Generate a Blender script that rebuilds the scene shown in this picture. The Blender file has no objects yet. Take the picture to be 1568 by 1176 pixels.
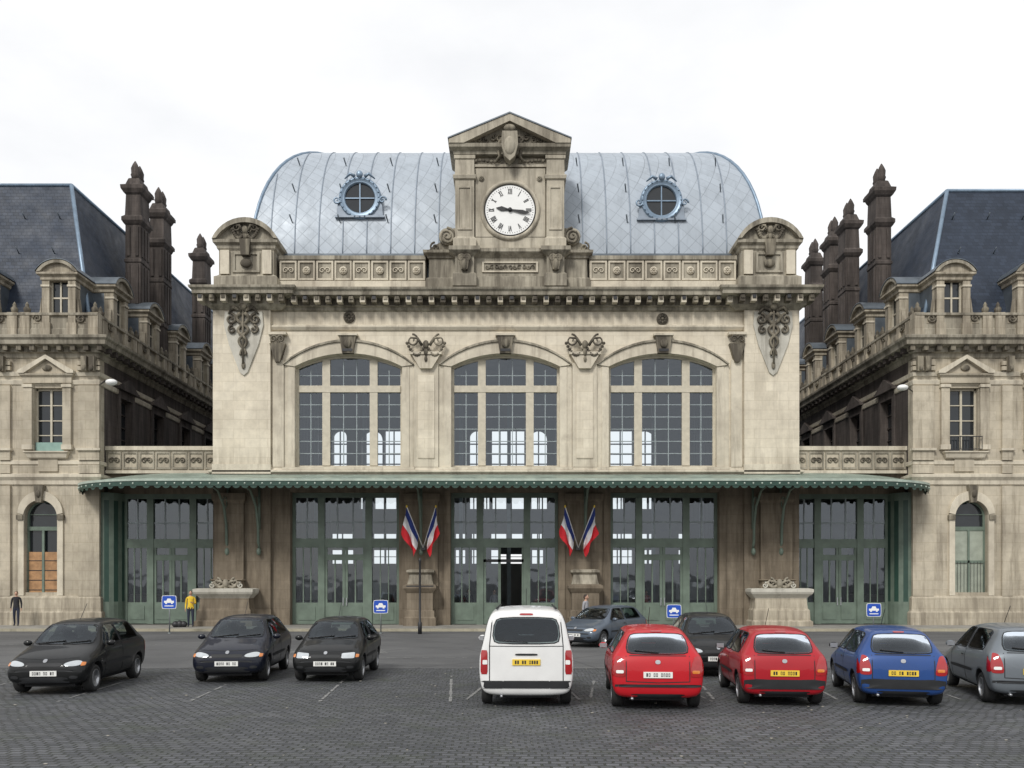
import bpy, bmesh, math, random
from mathutils import Vector, Matrix
from mathutils.geometry import tessellate_polygon
from mathutils.bvhtree import BVHTree
R=random.Random(7)
D0=43.333; F=1300.0; EYE=2.35
def X(p,y=0): return (p-784)*(D0+y)/F
def Z(p,y=0): return EYE+(890-p)*(D0+y)/F
scene=bpy.context.scene
COL=scene.collection
# ---------------------------------------------------------------- materials
def base(name):
    m=bpy.data.materials.new(name); m.use_nodes=True
    nt=m.node_tree; return m,nt,nt.nodes['Principled BSDF']
def N(nt,t,**k):
    n=nt.nodes.new(t)
    for a,v in k.items(): setattr(n,a,v)
    return n
def mixc(nt,fac,a,b,bt='MIX'):
    n=N(nt,'ShaderNodeMix',data_type='RGBA',blend_type=bt)
    for i,v in ((0,fac),(6,a),(7,b)):
        if isinstance(v,bpy.types.NodeSocket): nt.links.new(v,n.inputs[i])
        else: n.inputs[i].default_value=v if i==0 else (*v,1)
    return n.outputs[2]
def mul(nt,a,b):
    n=N(nt,'ShaderNodeMath',operation='MULTIPLY')
    for i,v in((0,a),(1,b)):
        if isinstance(v,bpy.types.NodeSocket): nt.links.new(v,n.inputs[i])
        else: n.inputs[i].default_value=v
    return n.outputs[0]
def noise(nt,vec,scale,detail=4,rough=.55):
    n=N(nt,'ShaderNodeTexNoise'); n.inputs['Scale'].default_value=scale; n.inputs['Detail'].default_value=detail
    n.inputs['Roughness'].default_value=rough; nt.links.new(vec,n.inputs['Vector']); return n.outputs['Fac']
def ramp(nt,f,a,b,lo=0.,hi=1.):
    n=N(nt,'ShaderNodeMapRange'); nt.links.new(f,n.inputs[0]); n.inputs[1].default_value=a; n.inputs[2].default_value=b
    n.inputs[3].default_value=lo; n.inputs[4].default_value=hi; return n.outputs[0]
def mapping(nt,vec,sc):
    n=N(nt,'ShaderNodeMapping'); nt.links.new(vec,n.inputs[0]); n.inputs['Scale'].default_value=sc; return n.outputs[0]
def simple(name,col,rough=.6,metal=0,var=.15,scale=3,bump=0,coat=0,spec=.5):
    m,nt,p=base(name); tc=N(nt,'ShaderNodeTexCoord').outputs['Object']
    f=noise(nt,tc,scale)
    c=mixc(nt,ramp(nt,f,.3,.7),[x*(1-var) for x in col],[min(1,x*(1+var)) for x in col])
    nt.links.new(c,p.inputs['Base Color']); p.inputs['Roughness'].default_value=rough; p.inputs['Metallic'].default_value=metal
    p.inputs['Coat Weight'].default_value=coat; p.inputs['Coat Roughness'].default_value=.04
    p.inputs['Specular IOR Level'].default_value=spec
    if bump:
        b=N(nt,'ShaderNodeBump'); b.inputs['Strength'].default_value=bump; b.inputs['Distance'].default_value=.02
        nt.links.new(noise(nt,tc,scale*12),b.inputs['Height']); nt.links.new(b.outputs[0],p.inputs['Normal'])
    return m
def stone(name,col,dirt,amt=.5,blocks=True,bw=1.15,bh=.48,streak=(.50,.72),bands=()):
    m,nt,p=base(name); tc=N(nt,'ShaderNodeTexCoord').outputs['Object']
    big=noise(nt,tc,.35,5); med=noise(nt,tc,2.2,6,.65)
    c=mixc(nt,ramp(nt,med,.3,.7),[x*.86 for x in col],[min(1,x*1.08) for x in col])
    stv=mapping(nt,tc,(1.6,1.6,.16)); st=noise(nt,stv,1.3,6,.7)
    c=mixc(nt,mul(nt,ramp(nt,st,streak[0],streak[1]),amt),c,dirt)
    c=mixc(nt,mul(nt,ramp(nt,big,.45,.7),amt*.7),c,dirt)
    c=mixc(nt,mul(nt,ramp(nt,noise(nt,tc,.9,7,.75),.55,.7),amt*.45),c,[x*1.3 for x in dirt])
    s=N(nt,'ShaderNodeSeparateXYZ'); nt.links.new(tc,s.inputs[0])
    st2=noise(nt,mapping(nt,tc,(3.2,3.2,.22)),1.2,5,.7)
    for za,zb,am in bands:
        c=mixc(nt,mul(nt,mul(nt,ramp(nt,s.outputs[2],za,zb),ramp(nt,st2,.36,.62)),am),c,dirt)
    if blocks:
        a=N(nt,'ShaderNodeMath',operation='ADD'); nt.links.new(s.outputs[0],a.inputs[0]); nt.links.new(s.outputs[1],a.inputs[1])
        cb=N(nt,'ShaderNodeCombineXYZ'); nt.links.new(a.outputs[0],cb.inputs[0]); nt.links.new(s.outputs[2],cb.inputs[1])
        br=N(nt,'ShaderNodeTexBrick'); nt.links.new(cb.outputs[0],br.inputs['Vector'])
        br.inputs['Scale'].default_value=1; br.inputs['Brick Width'].default_value=bw; br.inputs['Row Height'].default_value=bh
        br.inputs['Mortar Size'].default_value=.009; br.inputs['Mortar Smooth'].default_value=.3
        br.inputs['Color1'].default_value=(1,1,1,1); br.inputs['Color2'].default_value=(.88,.87,.85,1); br.inputs['Mortar'].default_value=(.66,.63,.57,1)
        c=mixc(nt,.7,c,br.outputs['Color'],'MULTIPLY')
    nt.links.new(c,p.inputs['Base Color']); p.inputs['Roughness'].default_value=.85; p.inputs['Specular IOR Level'].default_value=.2
    b=N(nt,'ShaderNodeBump'); b.inputs['Strength'].default_value=.35; b.inputs['Distance'].default_value=.02
    nt.links.new(noise(nt,tc,14,6,.7),b.inputs['Height']); nt.links.new(b.outputs[0],p.inputs['Normal'])
    return m
CREAM=stone('cream_stone',(.72,.655,.53),(.29,.25,.195),.40,bands=((14.6,16.2,.65),(9.3,8.2,.65)))
PLAIN=stone('cream_stone_plain',(.62,.565,.455),(.21,.175,.135),.65,False)
TAN=stone('tan_stone',(.53,.475,.375),(.14,.118,.09),.68,bands=((2.6,.6,.6),(12.6,14.2,.7)))
ATTIC=stone('attic_stone',(.41,.375,.30),(.12,.105,.082),.85,False,streak=(.42,.62))
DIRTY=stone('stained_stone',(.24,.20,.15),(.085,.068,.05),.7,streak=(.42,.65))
ORN=stone('carved_stone',(.33,.295,.225),(.065,.056,.045),.9,False,streak=(.35,.55))
DSTONE=stone('dark_stone',(.135,.114,.103),(.035,.03,.028),.8,True,.7,.3,streak=(.35,.6))  # darker stone tone for the inner side walls and the chimneys
PALE=stone('pale_stone',(.54,.52,.455),(.19,.175,.14),.7,False)
LEAD=simple('lead_flashing',(.12,.14,.16),.45,.5,.2,2)
BEIGE=simple('painted_window_frame',(.50,.455,.36),.5,0,.12,4)
BAR=simple('glazing_bar',(.26,.30,.31),.5)
GREEN=simple('green_painted_wood',(.125,.165,.13),.5,0,.2,2,.1)
DGREEN=simple('dark_green_iron',(.02,.055,.04),.4)
PALEGREEN=simple('pale_green_iron',(.36,.42,.36),.45)
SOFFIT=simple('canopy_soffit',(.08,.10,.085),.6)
DARK=simple('dark_iron',(.02,.02,.022),.5)
INNER=simple('hall_plaster',(.28,.27,.25),.8,0,.2,.6)
WHITE=simple('white_paint',(.78,.78,.76),.5,0,.06,3)
WOOD=simple('wood_boarding',(.34,.19,.09),.7,0,.3,3)
def slate(name,col,rough,metal,rw,rh,diag=False,var=.3,mort=.45,spec=.5):
    m,nt,p=base(name); tc=N(nt,'ShaderNodeTexCoord').outputs['Object']
    s=N(nt,'ShaderNodeSeparateXYZ'); nt.links.new(tc,s.inputs[0])
    a=N(nt,'ShaderNodeMath',operation='ADD'); nt.links.new(s.outputs[0],a.inputs[0]); nt.links.new(s.outputs[1],a.inputs[1])
    cb=N(nt,'ShaderNodeCombineXYZ'); nt.links.new(a.outputs[0],cb.inputs[0]); nt.links.new(s.outputs[2],cb.inputs[1])
    v=cb.outputs[0]
    if diag:
        mp=N(nt,'ShaderNodeMapping'); nt.links.new(v,mp.inputs[0]); mp.inputs['Rotation'].default_value=(0,0,math.radians(45)); v=mp.outputs[0]
    br=N(nt,'ShaderNodeTexBrick'); nt.links.new(v,br.inputs['Vector']); br.inputs['Scale'].default_value=1
    if diag: br.offset=0
    br.inputs['Brick Width'].default_value=rw; br.inputs['Row Height'].default_value=rh; br.inputs['Mortar Size'].default_value=.012
    br.inputs['Color1'].default_value=(*[x*(1+var) for x in col],1); br.inputs['Color2'].default_value=(*[x*(1-var) for x in col],1)
    br.inputs['Mortar'].default_value=(*[x*mort for x in col],1)
    c=mixc(nt,ramp(nt,noise(nt,tc,.5,5),.3,.7,0,.6),br.outputs['Color'],[x*1.2 for x in col])
    st=noise(nt,mapping(nt,tc,(1.5,1.5,.12)),1.4,5,.7)
    c=mixc(nt,ramp(nt,st,.5,.75,0,.5),c,[x*.6 for x in col])
    nt.links.new(c,p.inputs['Base Color']); p.inputs['Metallic'].default_value=metal; p.inputs['Specular IOR Level'].default_value=spec
    nt.links.new(ramp(nt,noise(nt,tc,1.2,4),.3,.7,rough-.08,rough+.12),p.inputs['Roughness'])
    b=N(nt,'ShaderNodeBump'); b.inputs['Strength'].default_value=.4; b.inputs['Distance'].default_value=.02
    nt.links.new(br.outputs['Fac'],b.inputs['Height']); b.invert=True; nt.links.new(b.outputs[0],p.inputs['Normal'])
    return m
ZINC=slate('zinc_roofing',(.345,.385,.43),.50,.15,.55,.55,True,.07,.58,.4)
SLATE=slate('roof_slate',(.030,.040,.060),.5,0,.3,.2,False,.3,.5,.25)
ZTRIM=simple('zinc_trim',(.20,.27,.35),.4,.4)
ZSEAM=simple('zinc_seam',(.24,.28,.33),.5,.3)
def glassmat(name,tint,fr=.12,bs=.25):
    m,nt,p=base(name); nt.nodes.remove(p); out=nt.nodes['Material Output']
    t=N(nt,'ShaderNodeBsdfTransparent'); t.inputs[0].default_value=(*tint,1)
    g=N(nt,'ShaderNodeBsdfGlossy'); g.inputs['Roughness'].default_value=.03; g.inputs[0].default_value=(.8,.87,.95,1)
    lw=N(nt,'ShaderNodeFresnel'); lw.inputs[0].default_value=1.5
    a=N(nt,'ShaderNodeMath',operation='ADD'); nt.links.new(lw.outputs[0],a.inputs[0]); a.inputs[1].default_value=fr-.04
    tc=N(nt,'ShaderNodeTexCoord').outputs['Object']; bp=N(nt,'ShaderNodeBump'); bp.inputs['Strength'].default_value=bs; bp.inputs['Distance'].default_value=.05
    nt.links.new(noise(nt,tc,.8,2),bp.inputs['Height']); nt.links.new(bp.outputs[0],g.inputs['Normal'])
    mx=N(nt,'ShaderNodeMixShader'); nt.links.new(a.outputs[0],mx.inputs[0]); nt.links.new(t.outputs[0],mx.inputs[1]); nt.links.new(g.outputs[0],mx.inputs[2])
    nt.links.new(mx.outputs[0],out.inputs[0]); return m
GLASS=glassmat('window_glass',(.80,.86,.89),.12)
AUTOG=glassmat('tinted_car_glass',(.50,.56,.56),.06,.05)
CANOPY=simple('dirty_canopy_glass',(.20,.26,.22),.35,0,.3,1.2)
CARGLASS=simple('dark_window_pane',(.016,.020,.024),.05,0,.1,3,0,0,.6)
RUBBER=simple('tyre_rubber',(.018,.018,.018),.85)
PLASTIC=simple('black_plastic',(.022,.023,.025),.6,0,.15,3,0,0,.3)
SEAT=simple('seat_cloth',(.05,.052,.058),.9)
CHROME=simple('wheel_silver',(.42,.43,.45),.3,.7)
LAMP=simple('headlamp_lens',(.50,.53,.55),.08,.3,.1,8,0,1)
REDL=simple('tail_lamp_red',(.33,.008,.010),.12,0,.1,8,0,1)
AMBER=simple('indicator_amber',(.6,.18,.02),.15,0,.1,8,0,1)
YPLATE=simple('yellow_plate',(.75,.52,.05),.4,0,.04)
WPLATE=simple('white_plate',(.75,.75,.72),.4,0,.04)
BLK=simple('matt_black',(.012,.012,.014),.5)
def paint(n,c,metal=0,coat=.6): return simple(n,c,.42,metal,.06,2,0,coat,.25)
# ---------------------------------------------------------------- builder
class B:
    def __init__(s): s.v=[];s.f=[];s.m=[];s.sm=[];s.mats=[];s.T=[Matrix.Identity(4)]
    def push(s,M): s.T.append(s.T[-1]@M)
    def pop(s): s.T.pop()
    def add(s,vs,fs,mat,smooth=False):
        if mat not in s.mats: s.mats.append(mat)
        k=s.mats.index(mat); o=len(s.v); T=s.T[-1]
        s.v+= [T@Vector(p) for p in vs]
        for f in fs: s.f.append([i+o for i in f]); s.m.append(k); s.sm.append(smooth)
    def box(s,x0,x1,y0,y1,z0,z1,mat):
        if x0>x1:x0,x1=x1,x0
        s.add([(x0,y0,z0),(x1,y0,z0),(x1,y1,z0),(x0,y1,z0),(x0,y0,z1),(x1,y0,z1),(x1,y1,z1),(x0,y1,z1)],
          [(0,3,2,1),(4,5,6,7),(0,1,5,4),(1,2,6,5),(2,3,7,6),(3,0,4,7)],mat)
    def slab(s,outer,holes,y0,y1,mat):
        loops=[outer]+list(holes); flat=[p for l in loops for p in l]; n=len(flat)
        tri=tessellate_polygon([[Vector((p[0],p[1],0)) for p in l] for l in loops])
        vs=[(p[0],y0,p[1]) for p in flat]+[(p[0],y1,p[1]) for p in flat]; fs=[]
        for t in tri: fs.append(tuple(t)); fs.append(tuple(i+n for i in reversed(t)))
        o=0
        for l in loops:
            k=len(l)
            for i in range(k):
                a=o+i;b=o+(i+1)%k; fs.append((a,b,b+n,a+n))
            o+=k
        s.add(vs,fs,mat)
    def sweep(s,x0,x1,yf,yb,prof,mat):
        vs=[];fs=[]
        for p,z in prof: vs+=[(x0-p,yb,z),(x0-p,yf-p,z),(x1+p,yf-p,z),(x1+p,yb,z)]
        for i in range(len(prof)-1):
            for j in range(4):
                a=i*4+j;b=i*4+(j+1)%4; fs.append((a,b,b+4,a+4))
        k=(len(prof)-1)*4; fs.append((3,2,1,0)); fs.append((k,k+1,k+2,k+3)); s.add(vs,fs,mat)
    def tube(s,pts,r,mat,n=6):
        pts=[Vector(p) for p in pts]; m=len(pts); rs=r if isinstance(r,(list,tuple)) else [r]*m
        vs=[];fs=[];up=None
        for i,p in enumerate(pts):
            t=(pts[min(i+1,m-1)]-pts[max(i-1,0)]).normalized()
            if up is None: up=Vector((0,0,1)) if abs(t.z)<.9 else Vector((0,1,0))
            a=t.cross(up).normalized() if t.cross(up).length>1e-4 else Vector((1,0,0)); up=a.cross(t).normalized()
            for j in range(n):
                q=2*math.pi*j/n; vs.append(p+(a*math.cos(q)+up*math.sin(q))*rs[i])
        for i in range(m-1):
            for j in range(n): fs.append((i*n+j,i*n+(j+1)%n,(i+1)*n+(j+1)%n,(i+1)*n+j))
        fs.append(tuple(range(n))[::-1]); fs.append(tuple(range((m-1)*n,m*n))); s.add(vs,fs,mat,True)
    def ell(s,c,r,mat,nu=10,nv=7):
        vs=[];fs=[]
        for i in range(1,nv):
            a=math.pi*i/nv
            for j in range(nu):
                q=2*math.pi*j/nu; vs.append((c[0]+r[0]*math.sin(a)*math.cos(q),c[1]+r[1]*math.sin(a)*math.sin(q),c[2]+r[2]*math.cos(a)))
        t=len(vs); vs+=[(c[0],c[1],c[2]+r[2]),(c[0],c[1],c[2]-r[2])]
        for i in range(nv-2):
            for j in range(nu): fs.append((i*nu+j,(i+1)*nu+j,(i+1)*nu+(j+1)%nu,i*nu+(j+1)%nu))
        for j in range(nu): fs.append((t,j,(j+1)%nu)); fs.append((t+1,(nv-2)*nu+(j+1)%nu,(nv-2)*nu+j))
        s.add(vs,fs,mat,True)
    def lathe(s,prof,c,axis,mat,n=24,smooth=True):
        vs=[];fs=[]
        for r,h in prof:
            for j in range(n):
                q=2*math.pi*j/n; a,b=r*math.cos(q),r*math.sin(q)
                if axis=='z': p=(c[0]+a,c[1]+b,c[2]+h)
                elif axis=='y': p=(c[0]+a,c[1]+h,c[2]+b)
                else: p=(c[0]+h,c[1]+a,c[2]+b)
                vs.append(p)
        for i in range(len(prof)-1):
            for j in range(n): fs.append((i*n+j,i*n+(j+1)%n,(i+1)*n+(j+1)%n,(i+1)*n+j))
        fs.append(tuple(range(n))); fs.append(tuple(range((len(prof)-1)*n,len(prof)*n))); s.add(vs,fs,mat,smooth)
    def make(s,name,parent=None,recalc=True,loc=None,rot=0):
        me=bpy.data.meshes.new(name); me.from_pydata([tuple(p) for p in s.v],[],s.f)
        for m in s.mats: me.materials.append(m)
        me.polygons.foreach_set('material_index',s.m); me.polygons.foreach_set('use_smooth',s.sm)
        if recalc:
            bm=bmesh.new(); bm.from_mesh(me); bmesh.ops.recalc_face_normals(bm,faces=bm.faces); bm.to_mesh(me); bm.free()
        me.update(); o=bpy.data.objects.new(name,me); COL.objects.link(o)
        if parent: o.parent=parent
        if loc: o.location=loc
        o.rotation_euler[2]=rot
        return o
def empty(name,loc=(0,0,0),rot=0):
    o=bpy.data.objects.new(name,None); COL.objects.link(o); o.location=loc; o.rotation_euler[2]=rot; o.empty_display_size=.3; return o
def arc(xa,xb,zs,zc,n=14):
    h=zc-zs; w=(xb-xa)/2; r=(w*w+h*h)/(2*h); cx=(xa+xb)/2; cz=zc-r; a=math.asin(min(1,w/r))
    return [(cx+r*math.sin(-a+2*a*i/n),cz+r*math.cos(-a+2*a*i/n)) for i in range(n+1)]
def archo(xa,xb,z0,zs,zc,n=14): return [(xa,z0)]+arc(xa,xb,zs,zc,n)+[(xb,z0)]
def rect(xa,xb,za,zb): return [(xa,za),(xb,za),(xb,zb),(xa,zb)]
def spiral(b,cx,y,cz,r,turns,mat,s=1,start=0,tr=.05,n=26):
    pts=[]
    for i in range(n):
        t=i/(n-1); a=start+s*t*turns*2*math.pi; rr=r*(1-.85*t); pts.append((cx+rr*math.cos(a),y-.03*t,cz+rr*math.sin(a)))
    b.tube(pts,[tr*(1.1-.5*i/n) for i in range(n)],mat)
def swag(b,cx,y,cz,w,h,mat):
    n=11
    for sd in(-1,1):
        for i in range(n):
            t=i/(n-1); x=cx+sd*w*(.12+.88*t)*.5; z=cz+h*(.25-.75*math.sin(math.pi*(.15+.85*t)))
            b.ell((x,y,z),(.09,.08,.085),mat,7,5)
        spiral(b,cx+sd*w*.36,y,cz+h*.42,w*.17,1.4,mat,sd,math.pi/2,.05)
        b.tube([(cx+sd*w*.1,y,cz+h*.1),(cx+sd*w*.22,y-.05,cz+h*.55),(cx+sd*w*.42,y,cz+h*.6)],[.08,.07,.04],mat)
    b.ell((cx,y-.05,cz+h*.15),(.16,.14,.22),mat); b.ell((cx,y-.03,cz-h*.3),(.12,.1,.2),mat)
    b.ell((cx,y-.02,cz-h*.75),(.08,.08,.16),mat)
def rosette(b,cx,y,cz,r,mat,n=8):
    b.lathe([(r,0),(r,-.05),(r*.8,-.07)],(cx,y,cz),'y',mat,16)
    for i in range(n):
        a=2*math.pi*i/n; b.ell((cx+.55*r*math.cos(a),y-.08,cz+.55*r*math.sin(a)),(r*.24,.04,r*.24),mat,6,5)
    b.ell((cx,y-.09,cz),(r*.25,.06,r*.25),mat,8,5)
# ---------------------------------------------------------------- main station block
st=empty('railway_station')
x0,x1=X(330),X(1220)
wins=[(X(452),X(616)),(X(691),X(857)),(X(932),X(1097))]
zs,zc,zl=Z(562),Z(542),Z(716)
doors=[(X(445),X(611)),(X(690),X(855)),(X(935),X(1101))]
b=B()
low=[(x0,0)]
for a,c in doors: low+=[(a,0),(a,6.9),(c,6.9),(c,0)]
low+=[(x1,0),(x1,7.4),(x0,7.4)]
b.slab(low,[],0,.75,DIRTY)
b.slab(rect(x0,x1,7.4,17.0),[archo(a,c,zl,zs,zc) for a,c in wins],0,.75,CREAM)
for xx,sg in((x0,1),(x1,-1)): b.box(xx,xx+sg*.7,.75,25,0,18.6,DSTONE)
def band(za,zb,spans,y0=24.2,y1=25):
    xs=x0+.7
    for a,c in sorted(spans): b.box(xs,a,y0,y1,za,zb,INNER); xs=c
    b.box(xs,x1-.7,y0,y1,za,zb,INNER)
def XR(p): return X(p,24)
lspan=[(XR(a),XR(c)) for a,c in((460,486),(505,540),(570,606),(640,662),(697,712),(722,738),(752,800),(815,832),(860,890),(935,970),(984,1002),(1040,1066))]
band(.0,3.75,[]); band(3.75,4.85,lspan); band(4.85,5.1,[]); band(5.1,6.15,lspan); band(6.15,8.1,[])
mspan=[(XR(a),XR(c)) for a,c in((550,563),(572,606),(636,660),(719,731),(741,749),(754,803),(814,838),(937,956),(984,1005))]
uspan=[]
for pa,pb,ar in((460,478,1),(508,530,1),(553,585,1),(588,616,0),(640,668,1),(719,740,1),(753,803,0),(812,838,1),(870,895,1),(932,970,0),(973,1006,1),(1050,1074,0)):
    uspan.append((XR(pa),XR(pb),ar))
band(8.1,9.25,mspan); band(9.25,10.6,[]); band(10.6,14.4,[(a,c) for a,c,_ in uspan]); band(14.4,18.0,[])
for a,c,ar in uspan:
    if ar: b.slab([(a,14.4)]+arc(a,c,14.4-(c-a)*.48,14.38)+[(c,14.4)],[],24.21,24.9,INNER)
    n=2 if c-a<2.0 else 4
    for i in range(1,n): b.box(a+(c-a)*i/n-.05,a+(c-a)*i/n+.05,24.5,24.6,10.6,14.4,BAR)
    for z_ in(11.7,12.5,13.3): b.box(a,c,24.47,24.56,z_-.05,z_+.05,BAR)
for a,c in mspan+lspan: b.box((a+c)/2-.05,(a+c)/2+.05,24.5,24.6,3.75,9.25,BAR)
for a,c in lspan:
    for z_ in(4.3,5.6): b.box(a,c,24.47,24.49,z_-.03,z_+.03,BAR)
b.box(x0+.7,x1-.7,.75,24.2,17.2,17.4,INNER); b.box(x0+.7,x1-.7,.75,24.2,.02,.16,INNER)
for i in range(9):
    xx=-13+i*3.2; b.box(xx-.12,xx+.12,13,13.24,.16,17.2,BAR)
for xx in(-12,-8.6,6.2,11): b.box(xx-1.1,xx+1.1,9,11,.16,2.7,INNER); b.box(xx-.9,xx+.9,8.95,8.99,1.2,2.3,WHITE)
b.box(-.9,1.1,15,15.1,4.2,5.2,DARK)
for pa,pb in((328.5,416),(1138,1221.5)):
    b.box(X(pa),X(pb),-.24,.05,7.9,16.25,CREAM); b.box(X(pa)-.03,X(pb)+.03,-.3,.04,7.8,8.3,PLAIN)
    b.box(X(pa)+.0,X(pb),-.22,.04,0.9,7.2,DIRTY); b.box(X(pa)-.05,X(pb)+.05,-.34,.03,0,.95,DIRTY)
b.make('walls',st)
b=B()
b.sweep(x0,x1,0,.6,[(0,7.45),(.12,7.5),(.16,7.8),(.30,7.9),(.30,7.98),(.12,8.05),(.1,8.16),(0,8.17)],PLAIN)
b.sweep(X(417),X(1137),0,.1,[(0,Z(507)),(.07,Z(506)),(.16,Z(502)),(.16,Z(500)),(0,Z(497))],PLAIN)
b.sweep(X(417),X(1137),0,.1,[(0,Z(474)),(.1,Z(473)),(.1,Z(468)),(0,Z(467))],PLAIN)
b.sweep(x0,x1,0,1.2,[(.02,16.1),(.12,16.15),(.16,16.28),(.3,16.3),(.3,16.66),(.82,16.7),(.84,16.86),(.93,16.96),(.95,17.06),(.3,17.22),(.05,17.25)],ATTIC)
for xa,xb in((x0-.02,X(432)),(X(1123),x1+.02)):
    b.sweep(xa,xb,-.25,.3,[(.03,16.11),(.1,16.16),(.3,16.31),(.3,16.67),(.80,16.71),(.82,16.87),(.93,16.97),(.95,17.08),(.3,17.24),(.06,17.27)],ATTIC)
n=54
for i in range(n):
    xx=x0-.45+(x1-x0+.9)*i/(n-1); fr=xx<X(440) or xx>X(1115); yo=-.95 if fr else -.72
    b.box(xx-.13,xx+.13,yo,-.2,16.36,16.68,ORN if i%2 else PLAIN)
    b.box(xx-.09,xx+.09,yo-.05,yo,16.5,16.66,DARK if i%3==0 else ORN)
b.box(x0-.28,x1+.28,-.32,-.295,16.34,16.62,ORN)
for (a,c) in wins:
    e=.004; inner=arc(a-e,c+e,zs,zc+e); out=arc(a-.55,c+.55,zs+.08,zc+.58)
    b.slab(inner+out[::-1],[],-.14,.04,PLAIN)
    o2=arc(a-.62,c+.62,zs+.12,zc+.70); i2=arc(a-.56,c+.56,zs+.09,zc+.59)
    b.slab(i2+o2[::-1],[],-.22,.03,ATTIC)
    b.box(a-.36,a-e,-.09,.04,8.17,zs,PLAIN); b.box(c+e,c+.36,-.09,.04,8.17,zs,PLAIN)
    b.box(a-.62,a-.36,-.05,.04,8.17,zs+.05,PLAIN); b.box(c+.36,c+.62,-.05,.04,8.17,zs+.05,PLAIN)
    b.box(a-.62,c+.62,-.2,.5,zl-.12,zl+.0,PLAIN)
    m=(a+c)/2
    b.slab([(m-.28,zc-.02),(m+.28,zc-.02),(m+.42,zc+.85),(m-.42,zc+.85)],[],-.34,.02,ORN)
    b.box(m-.5,m+.5,-.4,0,zc+.85,zc+.95,PLAIN)
    b.ell((m,-.38,zc+.45),(.2,.1,.24),ORN); b.box(m-.25,m+.25,-.37,-.3,zc+.05,zc+.18,DARK)
for p,q in((535,486),(1014,489)): rosette(b,X(p),-.02,Z(q),.3,ORN)
for p in(653,895):
    m=X(p)
    b.box(m-.62,m+.62,-.12,.03,8.17,Z(557),PLAIN); b.box(m-.42,m+.42,-.16,.0,8.6,Z(575),CREAM)
    b.slab([(m-.3,Z(566)),(m+.3,Z(566)),(m+.72,Z(545)),(m-.72,Z(545))],[],-.3,.02,PLAIN)
    b.box(m-.8,m+.8,-.36,.0,Z(545),Z(541),PLAIN)
    swag(b,m,-.3,Z(534),1.9,.8,ORN)
for p in(427,1127):
    m=X(p); b.box(m-.28,m+.28,-.13,.03,8.17,Z(552),PLAIN)
    b.slab([(m-.12,Z(556)),(m+.12,Z(556)),(m+.4,Z(528)),(m-.4,Z(528))],[],-.3,.02,ORN)
    spiral(b,m-.18,-.33,Z(522),.2,1.3,ORN,1,0,.05); spiral(b,m+.18,-.33,Z(522),.2,1.3,ORN,-1,math.pi,.05)
    b.box(m-.45,m+.45,-.36,0,Z(515),Z(511),PLAIN)
for p in(376,1181):
    m=X(p); y=-.26
    b.slab([(m-.95,Z(480)),(m+.95,Z(480)),(m+1.0,Z(500)),(m+.75,Z(530)),(m+.2,Z(572)),(m,Z(577)),(m-.2,Z(572)),(m-.75,Z(530)),(m-1.0,Z(500))],[],-.32,-.2,PALE)
    b.tube([(m,y-.16,Z(470)),(m,y-.16,Z(560))],[.07,.05],ORN)
    for sd in(-1,1):
        pts=[]
        for i in range(30):
            t=i/29; pts.append((m+sd*.33*(1-.6*t)*math.sin(t*11+.3),y-.16-.05*math.cos(t*11),Z(484)-t*2.1))
        b.tube(pts,[.10*(1-.4*i/30) for i in range(30)],ORN)
        spiral(b,m+sd*.62,y-.12,Z(492),.28,1.5,ORN,sd,math.pi/2,.07)
        spiral(b,m+sd*.55,y-.12,Z(508),.22,1.3,ORN,-sd,math.pi/2,.06)
        b.tube([(m+sd*.1,y-.12,Z(480)),(m+sd*.5,y-.15,Z(474)),(m+sd*.75,y-.1,Z(484))],[.1,.12,.05],ORN)
    b.ell((m,y-.2,Z(474)),(.22,.16,.2),ORN); b.ell((m,y-.1,Z(562)),(.1,.08,.2),ORN)
b.make('cornice_and_carving',st)
b=B()
for (a,c) in wins:
    m=(a+c)/2; w=c-a
    arcp=arc(a,c,zs,zc); inn=arc(a+.13,c-.13,zs-.02,zc-.14)
    b.slab([(a,zl)]+arcp+[(c,zl)],[[(a+.13,zl+.14)]+inn+[(c-.13,zl+.14)]],.28,.42,BEIGE)
    def topz(x):
        h=zc-zs;ww=w/2;r=(ww*ww+h*h)/(2*h); return zc-r+math.sqrt(r*r-(x-m)**2)
    for f in(.28,.725):
        xx=a+w*f; b.box(xx-.2,xx+.2,.24,.44,zl+.14,topz(xx)-.13,BEIGE)
    zt=Z(594); b.box(a+.13,c-.13,.22,.40,zt-.17,zt+.17,BEIGE)
    segs=[(a+.13,a+w*.28-.2,1),(a+w*.28+.2,a+w*.725-.2,2),(a+w*.725+.2,c-.13,1)]
    for xa,xb,k in segs:
        for i in range(1,k+1 if k>1 else 2):
            xx=xa+(xb-xa)*i/(k+1); b.box(xx-.022,xx+.022,.31,.37,zl+.14,min(topz(xa),topz(xb))-.14,BAR)
        for j in range(1,6):
            zz=zl+.14+(zt-.17-zl-.14)*j/6; b.box(xa,xb,.315,.365,zz-.02,zz+.02,BAR)
        b.box(xa,xb,.315,.365,zt+.68,zt+.72,BAR)
    b.add([(a,.34,zl),(c,.34,zl),(c,.34,zc),(a,.34,zc)],[(0,1,2,3)],GLASS)
b.make('windows',st)
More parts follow.
